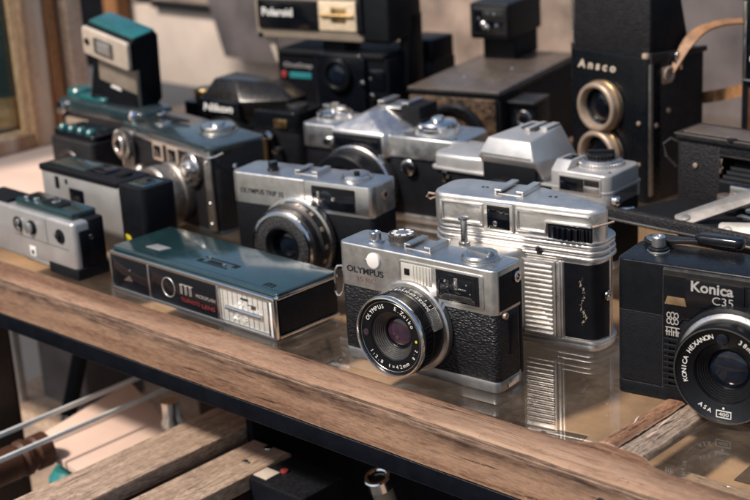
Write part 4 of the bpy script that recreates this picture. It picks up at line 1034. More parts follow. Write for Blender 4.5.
# ------------------------------------------------------------------ 8 camera topped in painted sky sheen with an old flash unit
def flash_and_camera():
    fx, fy = -246, 1262
    t = thing('compact_camera', 'dark camera with painted teal sky sheen on its raised top under the tall flash unit', 'camera', (-268, 1272, 0), -46)
    mb = MB(); mb.prism(rrect(-4, 118, 0, 34, 6), 4, 54, 'z', 1); part('body', mb, 'worn_leather', t)
    mb = MB(); mb.prism(rrect(-5, 119, -1, 35, 7), 53.6, 66, 'z', 3, 3); part('top_plate', mb, 'sky_sheen_slate', t)
    mb = MB(); mb.prism(rrect(22, 62, 3, 28, 5), 65.8, 71, 'z', 2, 3); part('raised_top', mb, 'sky_sheen_bright', t)
    mb = MB(); mb.lathe([(11, 0), (11, 5), (9.4, 7), (0, 7.4)], (8, 16, 66), 'z', 36); part('rewind_dial', mb, 'sky_sheen_bright', t)
    mb = MB(); mb.cyl((48, 12, 71), 10, 2.4, 'z', .7, 32); part('shutter_dial', mb, 'gloss_black', t)
    mb = MB(); mb.box(6, 40, -1.2, .6, 34, 50, .5); part('tan_panel', mb, 'tarnished_ring', t)
    mb = MB(); mb.cyl((4, -1, 58), 6, -3.4, 'y', 1, 28); mb.cyl((-1, 0, 55), 3, -4, 'y', 1, 20); part('front_stud', mb, 'chrome', t)
    f = thing('flash_unit', 'tall boxy flash unit with a beige face and sky-tinted teal top at the left', 'flash unit', (-230, 1256, 0), -40.1, (8.9, 12.1))
    mb = MB(); mb.prism([(0, 72), (7, 72), (7, 71), (25, 71), (31, 75), (31, 134), (28, 138), (5, 138), (0, 135), (0, 112), (6, 109), (7, 106)], -13.4, 42.8, 'x', 1.4, 3); part('flash_housing', mb, 'black_plastic', f)
    mb = MB(); mb.prism(rrect(-13, 42.4, 4.5, 28.5, 2), 137.6, 139.6, 'z', .7); part('top_cover', mb, 'sky_sheen_bright', f)
    mb = MB(); mb.prism(rrect(-13.6, 43, 112, 137, 3), -3.4, .6, 'y', 1.2, 3); fc = part('front_face', mb, 'cream_plastic', f)
    mb = MB(); mb.prism(rrect(1, 25, 116.5, 131.5, 2), -3.8, -2.8, 'y', .4); part('flash_window', mb, 'old_nickel', fc)
    mb = MB(); mb.prism(rrect(5, 21, 119, 129, 1), -4.2, -3.4, 'y', .3); part('flash_lens', mb, 'painted_silver', fc)
    mb = MB(); mb.cyl((-7.4, -3.2, 124.5), 3.2, -.7, 'y', .2, 24); part('sensor_eye', mb, 'dark_glass', fc)
    mb = MB(); mb.prism(rrect(-4, 43, 73, 111, 1.5), 3.4, 7.6, 'y', .6); lp = part('lower_panel', mb, 'taupe_plastic', f)
    mb = MB(); mb.prism(rrect(10, 24, 80, 88, 3), 2.8, 3.8, 'y', .4); part('oval_button', mb, 'white_plastic', lp)
    mb = MB(); mb.box(8, 24, 10, 26, 60, 71.4, .5); part('shoe_foot', mb, 'matt_black', f)
    # dark folded camera between the cartridge camera and the brick
    d = thing('black_camera', 'low black camera with knobs painted as teal glints behind the silver faced cartridge camera', 'camera', (-266, 1198, 0), -46)
    mb = MB(); mb.prism(rrect(0, 60, 0, 40, 5), 0, 50, 'z', 1.5, 3); part('body', mb, 'worn_leather', d)
    mb = MB(); mb.prism(rrect(0, 59, 4, 36, 4), 49.8, 55, 'z', 1.5, 3); part('top_cover', mb, 'gloss_black', d)
    mb = MB()
    for k in range(4): mb.lathe([(4.2, 0), (4.2, 2.6), (3, 4.4), (0, 4.8)], (10+k*13, 9, 54.8), 'z', 22)
    part('top_knob', mb, 'sky_sheen_bright', d)  # teal glints painted on as the knobs' own colour
    mb = MB(); mb.ring((32, 0, 26), 12, 17, .6, -5, 'y', 1, 40); part('lens_ring', mb, 'dark_metal', d)
    mb = MB(); dome(mb, 32, 26, 12, 0, 3); part('front_glass', mb, 'dark_glass', d)
flash_and_camera()

# ------------------------------------------------------------------ 9 streamlined cast silver camera
def streamlined():
    t = thing('streamlined_camera', 'streamlined all silver camera with ribbed front and scuffed black panel', 'camera', (39.5, 838, 0), -34)
    W, D, H = 104, 34, 85.5
    def plan(g=0, n=10):
        """Bowed front, rounded ends."""
        pts = []
        x0, x1, y0, y1 = -6-g, W+g, -g, D+g
        r = 15
        for i in range(n+1): a = PI+.5*PI*i/n; pts.append((x0+r+r*math.cos(a), y0+r+r*math.sin(a)))
        for i in range(n+1): a = 1.5*PI+.5*PI*i/n; pts.append((x1-r*.55+r*.55*math.cos(a), y0+r+r*math.sin(a)))
        for i in range(n+1): a = .5*PI*i/n; pts.append((x1-34+34*math.cos(a), y1-18+18*math.sin(a)))
        for i in range(n+1): a = .5*PI+.5*PI*i/n; pts.append((x0+14+14*math.cos(a), y1-14+14*math.sin(a)))
        return pts
    def plan_top(g=0, n=10):
        pts = []
        x0, x1, y0, y1 = -6-g, W+g, -g, D+g
        for i in range(n+1): a = PI+.5*PI*i/n; pts.append((x0+11+11*math.cos(a), y0+11+11*math.sin(a)))
        for i in range(n+1): a = 1.5*PI+.5*PI*i/n; pts.append((x1-10+10*math.cos(a), y0+9+9*math.sin(a)))
        pts += [(x1-1, 13), (x1-5, 16.5), (x1-20, 23), (x1-42, 31), (x1-54, y1)]
        for i in range(n+1): a = .5*PI+.5*PI*i/n; pts.append((x0+13+13*math.cos(a), y1-13+13*math.sin(a)))
        return pts
    mb = MB(); mb.prism(plan(), 3, 66, 'z', .3); part('body', mb, 'cast_silver', t)
    mb = MB(); mb.prism(plan(1.0), 0, 4.2, 'z', 1.2); mb.prism(plan(1.6), 4.2, 6.6, 'z', .8); part('base_plate', mb, 'cast_silver', t)
    mb = MB()
    for k in range(3): mb.prism(plan(1.7-.25*k), 54.6+k*3.6, 57.4+k*3.6, 'z', 1.1, 3)
    part('body_bands', mb, 'cast_silver', t)
    mb = MB(); mb.prism(plan_top(.5), 65.4, H, 'z', 2.6, 5, 'hi'); mb.prism(plan(1.4), 64.6, 66.8, 'z', .9); tp = part('top_housing', mb, 'cast_silver', t)
    # raised frames left and right of the viewfinder
    mb = MB()
    mb.box(1.5, 30.5, -2.1, .2, 68.6, 70.4, .8); mb.box(1.5, 30.5, -2.1, .2, 80.2, 82, .8); mb.box(1.5, 3.5, -2.1, .2, 69, 81.6, .8); mb.box(28.5, 30.5, -2.1, .2, 69, 81.6, .8)
    mb.box(52, 99, -2.1, .2, 80.4, 82.2, .8); mb.box(52, 54, -2.1, .2, 69, 81.8, .8); mb.box(52, 72, -2.1, .2, 68.4, 70.2, .8); mb.box(70.4, 72.2, -2.1, .2, 69, 76.6, .8); mb.box(70.6, 100, -2.4, .2, 75.2, 77, .8)
    mb.box(31.5, 51, -2.6, .2, 66.6, 84, .8)
    part('raised_frames', mb, 'cast_silver', tp)
    mb = MB(); mb.box(34.2, 48.9, -3.0, -2.2, 68.0, 82.2, .3); vw = part('viewfinder_window', mb, 'dark_glass', t)
    mb = MB(); mb.cyl((39.5, -2.9, 71.6), 1.6, -.4, 'y', .2, 14); part('glint', mb, 'chrome', vw) if False else part('inner_mirror', mb, 'dull_chrome', vw)
    hot = MB(); hot.box(33, 50, 10, 41 if False else 31, H-.1, H+.5, .2); part('shoe_base', hot, 'cast_silver', t)
    for x, s in ((33.0, 1), (52.0, -1)):
        mb = MB(); mb.prism([(x, H), (x+s*1.4, H), (x+s*1.4, H+1.8), (x+s*4.6, H+1.8), (x+s*4.6, H+3), (x, H+3)], 9, 32, 'y', .3, 1); part('shoe_rail', mb, 'cast_silver', t)
    mb = MB()
    for x, y in ((20, 19), (22.6, 19.4), (66, 16), (69.4, 16.4)): mb.cyl((x, y, H-.2), 1.0, .6, 'z', .2, 12)
    part('top_screw', mb, 'dark_metal', t)
    # thumb wheel in the front right corner
    mb = MB(); mb.box(72.6, 99.6, -1.2, 12, 66.4, 75.0, .3); part('wheel_recess', mb, 'matt_black', t)
    mb = MB(); mb.prism([(73.0, 9.5)] + sorted([g_ for g_ in gear(86, 22.5, 27.2, 44, 1.5) if g_[1] < 9.2 and abs(g_[0]-86) < 12.8], key=lambda g_: g_[0]) + [(99.0, 9.5)], 67.0, 74.4, 'z', .35, 1); part('thumb_wheel', mb, 'gloss_black', t)
    # ribbed front panel
    mb = MB(); mb.prism(rrect(57, 77.4, 6.6, 53, .5), -3.2, .4, 'y', .5)
    for k in range(15):
        z = 8.2+k*2.95
        mb.lathe([(0, 0), (.95, .3), (1.05, 1), (1.05, 17.2), (.95, 17.9), (0, 18.2)], (58.0, -3.3, z), 'x', 10)
    part('ribbed_panel', mb, 'cast_silver', t)
    mb = MB(); mb.box(77.8, 80, -2.4, .3, 6.6, 53, .7); mb.box(80.2, 81.6, -1.5, .3, 6.6, 53, .5); part('upright_trim', mb, 'cast_silver', t)
    # black panel following the rounded corner
    q = bmesh.new(); A = []; 
    pl = [p for p in plan(.5) if p[0] > 81 and p[1] < 13]
    pl = [(82, -.5)] + [p for p in pl if p[0] > 82.2]
    lo = [q.verts.new((u, v, 7.2)) for u, v in pl]; hi = [q.verts.new((u, v, 52.8)) for u, v in pl]
    for i in range(len(pl)-1): q.faces.new((lo[i], lo[i+1], hi[i+1], hi[i]))
    q.normal_update()
    ext = bmesh.ops.solidify(q, geom=q.faces[:], thickness=.5)
    mb = MB(); mb._merge(q); lp = part('leather_panel', mb, 'black_plastic', t)
    mb = MB(); rnd = random.Random(12)
    for k in range(40):
        z = 16+k*.72+rnd.uniform(-.8, .8); x = 93.6+1.2*math.sin(k*.31)+rnd.gauss(0, .55)
        r = rnd.choice((.14, .2, .3, .45, .65)); e = rnd.uniform(.8, 2.2)
        mb.hull([(x-r, -.55, z-r*e), (x+r*.7, -.55, z-r*.4), (x+r, -.55, z+r*e), (x-r*.3, -.55, z+r*1.3*e), (x, -.66, z)], [(0, 1, 4), (1, 2, 4), (2, 3, 4), (3, 0, 4)])
    part('scuff', mb, 'taupe_plastic', lp)
    # lens housing, mostly hidden behind the front camera
    mb = MB(); mb.prism([(6, 0), (12, -14), (20, -20), (44, -20), (52, -14), (58, 0)], 8, 58, 'z', 3, 3); hs = part('lens_housing', mb, 'cast_silver', t)
    mb = MB(); mb.lathe([(19, 0), (19, -6), (17, -8), (13, -8), (9, -3), (0, -2)], (32, -20, 32), 'y', 48); part('lens_barrel', mb, 'dark_metal', hs)
    mb = MB(); mb.cyl((22.6, -10, 57.6), 3.4, 3.0, 'z', .5, 24); mb.cyl((22.6, -10, 60), 2.0, 14, 'z', .2, 20); mb.lathe([(2.2, 0), (3.3, .5), (3.3, 1.8), (2.4, 2.4), (0, 2.5)], (22.6, -10, 73.6), 'z', 24); part('cable_release', mb, 'dull_chrome', t)
    mb = MB(); mb.cyl((67, -1, 56.6), 1.9, 1.0, 'z', .2, 14); mb.cyl((67, -3.2, 58.4), 1.3, 2.8, 'z', .3, 12); part('small_pin', mb, 'dark_metal', t)
    mb = MB(); mb.ring((W+.4, 9, 33), 1.4, 3.2, 0, 1.4, 'x', .3, 22); part('flash_socket', mb, 'chrome', t)
    mb = MB(); mb.box(W-.4, W+.8, 12.4, 15, 4, 66, .4); part('side_edge', mb, 'dull_chrome', t)
    mb = MB(); mb.tube([(-6, 6, 82), (-9.5, 5, 82.6), (-11.4, 5.6, 80), (-9.6, 6.6, 78.4), (-6, 7, 80)], .8, 8); part('strap_lug', mb, 'tarnished_ring', t)
    mb = MB(); mb.tube([(W-6, -.5, 75), (W+3, 4, 77.6), (W+6, 7, 78.4)], .7, 8); part('strap_wire', mb, 'tarnished_ring', t)
streamlined()

# ------------------------------------------------------------------ 10 pale grey reflex
def pale_reflex():
    t = thing('reflex_camera', 'pale silver reflex with flat topped prism and black knurled dial before the twin lens reflex', 'camera', (44, 1012, 0), -41)
    W, D = 146, 44
    mb = MB(); mb.prism(rrect(0, W, 2, D-2, 6), 5, 54, 'z', .4); part('body', mb, 'plain_leather', t)
    mb = MB(); mb.prism(rrect(0, W, 1, D-1, 6), 0, 6, 'z', .8); part('bottom_plate', mb, 'satin', t)
    mb = MB(); mb.prism(rrect(-2, W+.6, -.6, D, 6), 52.6, 54.6, 'z', .6); mb.prism(rrect(100.6, W, 0, D-1, 5, corners=(.4, 1, 1, .4)), 44, 55, 'z', .5); part('shoulder_plate', mb, 'painted_silver', t)
    mb = MB(); mb.prism([(0, 5), (4, .8), (30, 1), (46, 4), (62, 18), (62, 38), (40, 42), (6, 42), (0, 36)], 54.4, 64.6, 'z', 3, 4, 'hi'); part('film_cover', mb, 'painted_silver', t)
    mb = MB(); mb.cyl((14, 1.6, 48), 1.4, -1.4, 'y', .3, 14); mb.prism([(10, 52), (14, 52), (12.6, 44), (10.6, 44)], -1.2, .6, 'y', .2); part('strap_lug', mb, 'chrome', t)
    # flat topped prism with an overhanging front
    V = [(47, -9, 70.5), (94, -9, 70.5), (94, 4, 54), (47, 4, 54), (53, -4, 83), (88, -4, 83), (84, 40, 85.5), (60, 40, 85.5), (94, 46, 62), (50, 46, 62), (94, 46, 54), (47, 46, 54)]
    F = [(0, 1, 5, 4), (4, 5, 6, 7), (0, 3, 2, 1), (1, 8, 6, 5), (0, 4, 7, 9), (9, 7, 6, 8), (1, 2, 10, 8), (0, 9, 11, 3), (8, 10, 11, 9), (3, 11, 10, 2)]
    mb = MB(); mb.hull(V, F, 1.3, 3); pr = part('prism_housing', mb, 'painted_silver', t)
    mb = MB(); mb.prism([(49, 69), (92, 69), (92, 52), (49, 52)], -5, -1, 'y', .5); part('prism_underside', mb, 'matt_black', pr)
    mb = MB(); mb.box(70, 74, 16, 38, 84.2, 86.6, .5); mb.box(78, 84, 22, 39, 84.2, 86.8, .6); part('shoe_rail', mb, 'painted_silver', pr)
    mb = MB(); mb.box(74.4, 77.6, 17, 38, 84.2, 85.6, .2); mb.box(64, 68, 20, 34, 84.6, 85.6, .3); part('shoe_base', mb, 'dark_metal', pr)
    # right hand housing
    mb = MB(); mb.prism(rrect(101, W, -.4, D-2, 6, corners=(.3, 1, 1, .3)), 45, 66, 'z', 2.2, 4, 'hi'); rh = part('right_housing', mb, 'painted_silver', t)
    mb = MB(); mb.prism([(-.2, 65.4), (24, 65.4), (22, 71), (7, 71)], 101.4, 114, 'x', 1.0, 3); part('ramp_block', mb, 'painted_silver', rh)
    mb = MB(); mb.box(105, 111.6, 9, 19.6, 70.6, 71.5, .2); part('ramp_window', mb, 'dark_glass', rh)
    mb = MB(); mb.prism(rrect(107.6, 140.6, 51.6, 63.4, .8), -1.1, .2, 'y', .3); wf = part('window_frame', mb, 'painted_silver', rh)
    mb = MB(); mb.box(109, 127.4, -1.5, -.8, 52.8, 62.2, .2); part('meter_window', mb, 'dark_glass', wf)
    mb = MB(); mb.box(127.8, 139.4, -1.4, -.8, 52.8, 57.2, .2); part('window_tile', mb, 'satin', wf)
    mb = MB(); mb.box(127.8, 139.4, -1.4, -.8, 57.6, 62.2, .2); part('window_tile', mb, 'dark_metal', wf)
    mb = MB(); mb.knurl((125.6, 24, 65.6), 15, 3, 44, .7, 'z', .4); mb.lathe([(13.6, 0), (13.6, 1), (12, 2), (0, 2)], (125.6, 24, 68.4), 'z', 44); dl = part('shutter_dial', mb, 'satin_warm', rh)
    mb = MB(); mb.knurl((125.6, 24, 70.2), 9.4, 3.6, 22, .9, 'z', .4); mb.prism(rrect(-9, 9, -2, 2, 1), 73.4, 76, 'z', .6, T=Matrix.Translation((125.6, 24, 0)) @ Matrix.Rotation(.5, 4, 'Z')); part('black_knob', mb, 'black_plastic', dl)
    mb = MB()
    for k in range(16): mb.box(-.35, .35, 10.4, 12.2, 70.42, 70.5, 0, T=Matrix.Translation((125.6, 24, 0)) @ Matrix.Rotation(2*PI*k/16, 4, 'Z'))
    part('dial_marks', mb, 'black_ink', dl)
    mb = MB(); mb.text('ASA', 104, 30, 7, 2.4, 65.98, .04, face='z'); part('lettering', mb, 'black_ink', rh)
    for x, y, z in ((142, 8, 66), (104, 40, 66)):
        mb = MB(); mb.cyl((x, y, z-.2), 1.3, .5, 'z', .15, 14); mb.box(x-.9, x+.9, y-.15, y+.15, z+.28, z+.36, 0); part('screw', mb, 'dark_metal', rh)
    mb = MB(); mb.box(50, 52, -8.9, -7.4, 70.9, 71.6, .1); mb.prism([(49.5, 71.6), (91.5, 71.6), (90.6, 73), (50.4, 73)], -8.72, -8.2, 'y', .1); part('prism_trim', mb, 'satin', pr)
    mb = MB(); mb.lathe([(0, 6.6), (2, 6.4), (3.4, 5), (3.6, 1), (3, 0)], (W-2, 7, 48), 'x', 22); part('flash_socket', mb, 'chrome', t)
    mb = MB(); mb.tube([(W+1, 8, 42), (W+8, 13, 42), (W+9, 16, 42)], .9, 8); part('strap_wire', mb, 'chrome', t)
    mb = MB(); mb.ring((70, 0, 27), 20, 30, 2, -16, 'y', 1.2, 56); mb.ring((70, 0, 27), 19, 27, -15, -30, 'y', 1.2, 56); lb = part('lens_barrel', mb, 'black_plastic', t)
    mb = MB(); dome(mb, 70, 27, 20, -20, 4); part('front_glass', mb, 'dark_glass', lb)
pale_reflex()

# ------------------------------------------------------------------ 11 silver reflex with pointed prism
def pyramid_reflex():
    t = thing('reflex_camera', 'silver reflex with pointed pyramid prism and chrome dials, behind the silver compact', 'camera', (-52, 1112, 0), -36)
    W, D = 146, 46
    mb = MB(); mb.prism(rrect(0, W, 2, D-2, 7), 5, 52, 'z', .4); part('body', mb, 'plain_leather', t)
    mb = MB(); mb.prism(rrect(0, W, 1, D-1, 7), 0, 6, 'z', .8); part('bottom_plate', mb, 'satin', t)
    mb = MB(); mb.prism(rrect(0, 46, 0, D, 6, corners=(1, .2, .2, 1)), 50, 68, 'z', 1.2, 3, 'hi'); mb.prism([(70, 10), (80, 1), (104, 0), (W-8, 0), (W, 8), (W, D-8), (W-8, D), (70, D)], 50, 66, 'z', 1.2, 3, 'hi'); part('top_plate', mb, 'satin', t)
    V = [(31, -3, 66.5), (80, -3, 66.5), (93, 20, 68), (93, 46, 68), (31, 46, 68), (55, 14, 78.5), (64, 22, 80), (66, 44, 80), (50, 44, 79), (31, -3, 48), (80, -3, 48), (93, 20, 48), (93, 46, 48), (31, 46, 48)]
    F = [(0, 1, 5), (1, 6, 5), (1, 2, 6), (2, 3, 7, 6), (0, 5, 8, 4), (5, 6, 7, 8), (3, 4, 8, 7), (0, 9, 10, 1), (1, 10, 11, 2), (2, 11, 12, 3), (3, 12, 13, 4), (4, 13, 9, 0), (9, 13, 12, 11, 10)]
    mb = MB(); mb.hull(V, F, 1.1, 3); pr = part('prism_housing', mb, 'satin', t)
    mb = MB(); mb.box(33.4, 78, -3.8, -2.6, 51, 64.2, .4); part('name_plate', mb, 'matt_black', pr)
    mb = MB(); mb.box(36, 76, -4.3, -3.4, 55, 61.4, .3); part('front_window', mb, 'dark_glass', pr)
    mb = MB(); mb.box(33.4, 78, -4.2, -2.6, 49.2, 50.8, .3); part('lower_trim', mb, 'dull_chrome', pr)
    # accessory shoe on the prism's back
    mb = MB(); mb.box(58, 84, 26, 46, 79.4, 81.6, .3); sh = part('shoe_base', mb, 'satin', t)
    for s, x in ((1, 57), (-1, 85)):
        mb = MB(); mb.prism([(x, 80.5), (x+s*1.2, 80.5), (x+s*1.2, 83.4), (x+s*6, 83.4), (x+s*6, 84.8), (x, 84.8)], 25, 47, 'y', .3, 1); part('shoe_rail', mb, 'satin', sh)
    mb = MB(); mb.box(80, 97, 22, 47, 68, 83, .8); part('black_block', mb, 'matt_black', t)
    # dials
    mb = MB(); mb.knurl((112, 23, 65.4), 16.6, 5, 60, .5, 'z', .4); mb.lathe([(15, 0), (15, 2.4), (13.4, 4.2), (8, 4.8), (5, 5.4), (4.6, 7.4), (0, 8)], (112, 23, 70.2), 'z', 48); part('shutter_dial', mb, 'chrome', t)
    mb = MB(); mb.knurl((17, 23, 67.6), 14, 5.4, 52, .5, 'z', .4); mb.lathe([(12.4, 0), (12.4, 1.6), (8, 2.4), (4, 3), (3.6, 7), (0, 7.6)], (17, 23, 72.8), 'z', 44); rk = part('rewind_knob', mb, 'chrome', t)
    mb = MB()
    for k in range(14): mb.box(-.4, .4, 9.6, 12.4, 74.2, 74.7, 0, T=Matrix.Translation((112, 23, 0)) @ Matrix.Rotation(2*PI*k/14, 4, 'Z'))
    part('dial_marks', mb, 'black_ink', t)
    for x, y in ((137, 8), (86, 40), (40, 7)):
        mb = MB(); mb.cyl((x, y, 65.8 if x > 50 else 67.8), 1.4, .6, 'z', .2, 14); part('screw', mb, 'dark_metal', t)
    mb = MB(); mb.prism(rrect(6, 28, 20.6, 25.4, 2), 76, 78.6, 'z', .7); part('fold_out_crank', mb, 'dull_chrome', rk)
    mb = MB(); mb.cyl((40, 24, 68), 6, 5, 'z', 1, 28); part('release_dial', mb, 'chrome', t)
    mb = MB(); mb.lathe([(0, -7), (2.6, -6.6), (3.4, -4), (2.4, 0)], (29, 0, 57), 'y', 18); mb.lathe([(0, -6), (2.6, -5.6), (3.4, -3), (2.4, 0)], (30, 0, 42), 'y', 18); part('front_stud', mb, 'chrome', t)
    mb = MB(); mb.ring((56, 0, 24), 24, 33, 2, -9, 'y', 1.2, 60); lb = part('lens_mount', mb, 'dull_chrome', t)
    mb = MB(); mb.ring((56, 0, 24), 20, 30, -8, -26, 'y', 1.2, 60); br = part('lens_barrel', mb, 'black_plastic', lb)
    mb = MB(); dome(mb, 56, 24, 20.5, -18, 4); part('front_glass', mb, 'dark_glass', lb)
    mb = MB(); mb.cyl((100, .4, 43), 6, -3, 'y', .8, 28); part('timer_lever', mb, 'chrome', t)
pyramid_reflex()

# ------------------------------------------------------------------ 12 black reflex with faceted head
def black_reflex():
    t = thing('reflex_camera', 'black reflex camera with a faceted head and pale lettering, behind the brick shaped rangefinder', 'camera', (-160, 1254, 0), -37)
    W, D = 128, 40
    mb = MB(); mb.prism(rrect(0, W, 2, D-2, 6), 5, 46, 'z', .4); part('body', mb, 'plain_leather', t)
    mb = MB(); mb.prism(rrect(0, W, 0, D, 6), 45.6, 60, 'z', 1.2, 3, 'hi'); mb.prism(rrect(0, W, 1, D-1, 6), 0, 6, 'z', .8); part('top_plate', mb, 'black_paint', t)
    V = [(28, -5, 66), (72, -5, 66), (112, 12, 68), (112, 36, 68), (28, 36, 68), (36, 6, 82), (60, 6, 82), (92, 20, 78), (92, 34, 78), (36, 34, 82), (30, -5, 50), (70, -5, 50), (108, 12, 56), (108, 36, 56), (30, 36, 56)]
    F = [(0, 1, 6, 5), (1, 2, 7, 6), (2, 3, 8, 7), (3, 4, 9, 8), (4, 0, 5, 9), (5, 6, 7, 8, 9), (0, 10, 11, 1), (1, 11, 12, 2), (2, 12, 13, 3), (3, 13, 14, 4), (4, 14, 10, 0), (10, 14, 13, 12, 11)]
    mb = MB(); mb.hull(V, F, 1.0, 2); hd = part('prism_head', mb, 'brassed_black', t)
    mb = MB(); mb.prism(rrect(27, 73, 53, 67, 3), -8, -4, 'y', 1); np_ = part('name_plate', mb, 'gloss_black', hd)
    mb = MB(); mb.text('Nikon', 33, 56.6, 33, 6.8, -8, .15, shear=.15, bold=.03); part('lettering', mb, 'white_ink', np_)
    mb = MB(); mb.lathe([(11, 0), (11, 8), (9.6, 9.6), (0, 10)], (14, 18, 60), 'z', 36); part('rewind_dial', mb, 'brass', t)
    mb = MB(); mb.cyl((118, 14, 60), 9, 5, 'z', 1, 32); part('shutter_dial', mb, 'dark_metal', t)
    mb = MB(); mb.lathe([(0, -9), (3, -8.4), (4.2, -5), (3, 0)], (100, 0, 40), 'y', 20); mb.lathe([(0, -8), (2.4, -7.4), (3, -4), (2.4, 0)], (108, 0, 28), 'y', 20); part('front_stud', mb, 'chrome', t)
    mb = MB(); mb.box(104, 118, -1.6, .4, 47, 54, .6); mb.prism(rrect(86, 96, 8, 40, 2), -4, .6, 'y', .8); part('brass_fitting', mb, 'brass', t)
    mb = MB(); mb.ring((56, 0, 24), 20, 29, 2, -12, 'y', 1.2, 56); lb = part('lens_barrel', mb, 'black_plastic', t)
    mb = MB(); dome(mb, 56, 24, 20.5, -6, 4); part('front_glass', mb, 'dark_glass', lb)
black_reflex()

# ------------------------------------------------------------------ 13 instant camera with raised flash bar
def instant_camera():
    t = thing('instant_camera', 'black instant camera with a raised flash bar, a red dot and a teal stripe', 'camera', (-78, 1309, 0), -33)
    W, D = 117, 96
    mb = MB(); mb.prism([(2, 0), (92, 0), (92, 60), (60, 84), (30, 87), (0, 87), (0, 10)], 0, W, 'x', 3, 3); part('body', mb, 'black_plastic', t)
    mb = MB(); mb.prism(rrect(2, W-2, -2, 60, 4), 86, 91, 'z', 1.5, 3); part('top_step', mb, 'matt_black', t)
    mb = MB(); mb.prism(rrect(44, 96, 34, 91, 6), -5, 2, 'y', 2, 3); lp = part('lens_panel', mb, 'gloss_black', t)
    mb = MB(); mb.ring((69, 0, 72), 10, 14.5, -4, -10, 'y', 1, 48); lb = part('lens_ring', mb, 'lens_black', lp)
    mb = MB(); dome(mb, 69, 72, 10, -6, 3); part('front_glass', mb, 'blue_glass', lb)
    mb = MB(); mb.prism(rrect(99, 114, 60, 78, 2), -2, .5, 'y', .6); vw = part('viewfinder_window', mb, 'dark_glass', t)
    mb = MB(); mb.cyl((101, -1.6, 54), 3.2, -2.2, 'y', .8, 20); mb.cyl((94, -5, 66), 2.4, -2, 'y', .6, 18); part('chrome_stud', mb, 'chrome', t)
    mb = MB(); mb.text('OneStep', 7.6, 73.6, 31, 5.6, 0, .2, bold=.01); part('lettering', mb, 'silver_ink', t)
    mb = MB(); mb.prism(rrect(13.6, 37, 65.2, 70.4, .6), -.5, .4, 'y', .1); part('teal_stripe', mb, 'teal_ink', t)
    mb = MB(); mb.cyl((7.6, .2, 68), 3.4, -1.6, 'y', .6, 24); part('red_button', mb, 'red_ink', t)
    mb = MB(); mb.prism([(-14, 101), (-10, 97), (-2, 78), (2, 78), (-2, 97), (2, 101)], 2, 6, 'y', .8); part('folding_arm', mb, 'cream_plastic', t)
    # flash bar
    mb = MB(); mb.prism([(-2, 101), (44, 104), (50, 112), (50, 150), (40, 158), (0, 158), (-4, 150), (-4, 104)], 96, 124, 'x', 3, 3)
    mb.prism([(22, 60), (50, 60), (52, 120), (30, 124)], 113, 124, 'x', 3, 3)
    fb = part('flash_bar', mb, 'black_plastic', t)
    mb = MB(); mb.prism(rrect(-17, 97, 101, 146, 4), -4, 26, 'y', 1.6, 3); part('flash_case', mb, 'taupe_plastic', fb)
    mb = MB(); mb.prism(rrect(-12.6, 52, 110, 136, 2), -6, -3, 'y', .8); nf = part('name_panel', mb, 'gloss_black', fb)
    mb = MB(); mb.text('Polaroid', -7.6, 121.4, 33, 7.4, -6, .2, bold=.03); part('lettering', mb, 'white_ink', nf)
    mb = MB(); mb.prism(rrect(52.6, 91, 110.6, 136, 1.5), -5.6, -3, 'y', .6); fw_ = part('flash_window', mb, 'warm_foil', fb)
    mb = MB(); mb.box(66, 81, -6.4, -5.2, 118, 131, .3); mb.lathe([(0, 0), (1.6, .4), (1.6, 34), (0, 34.4)], (55, -6.6, 124), 'x', 14); part('flash_tube', mb, 'brass', fw_)
    mb = MB(); mb.prism(rrect(92.4, 97.6, 108, 140, 1), -6.2, -3, 'y', .8); part('end_cap', mb, 'gloss_black', fb)
    mb = MB(); mb.prism(rrect(48, 72, 88, 103, 3), 4, 30, 'y', 1.5); part('neck', mb, 'matt_black', t)
    mb = MB(); mb.cyl((-12.4, -3.6, 103.4), 2.6, -1.2, 'y', .4, 18); part('pivot_pin', mb, 'gloss_black', fb)
instant_camera()

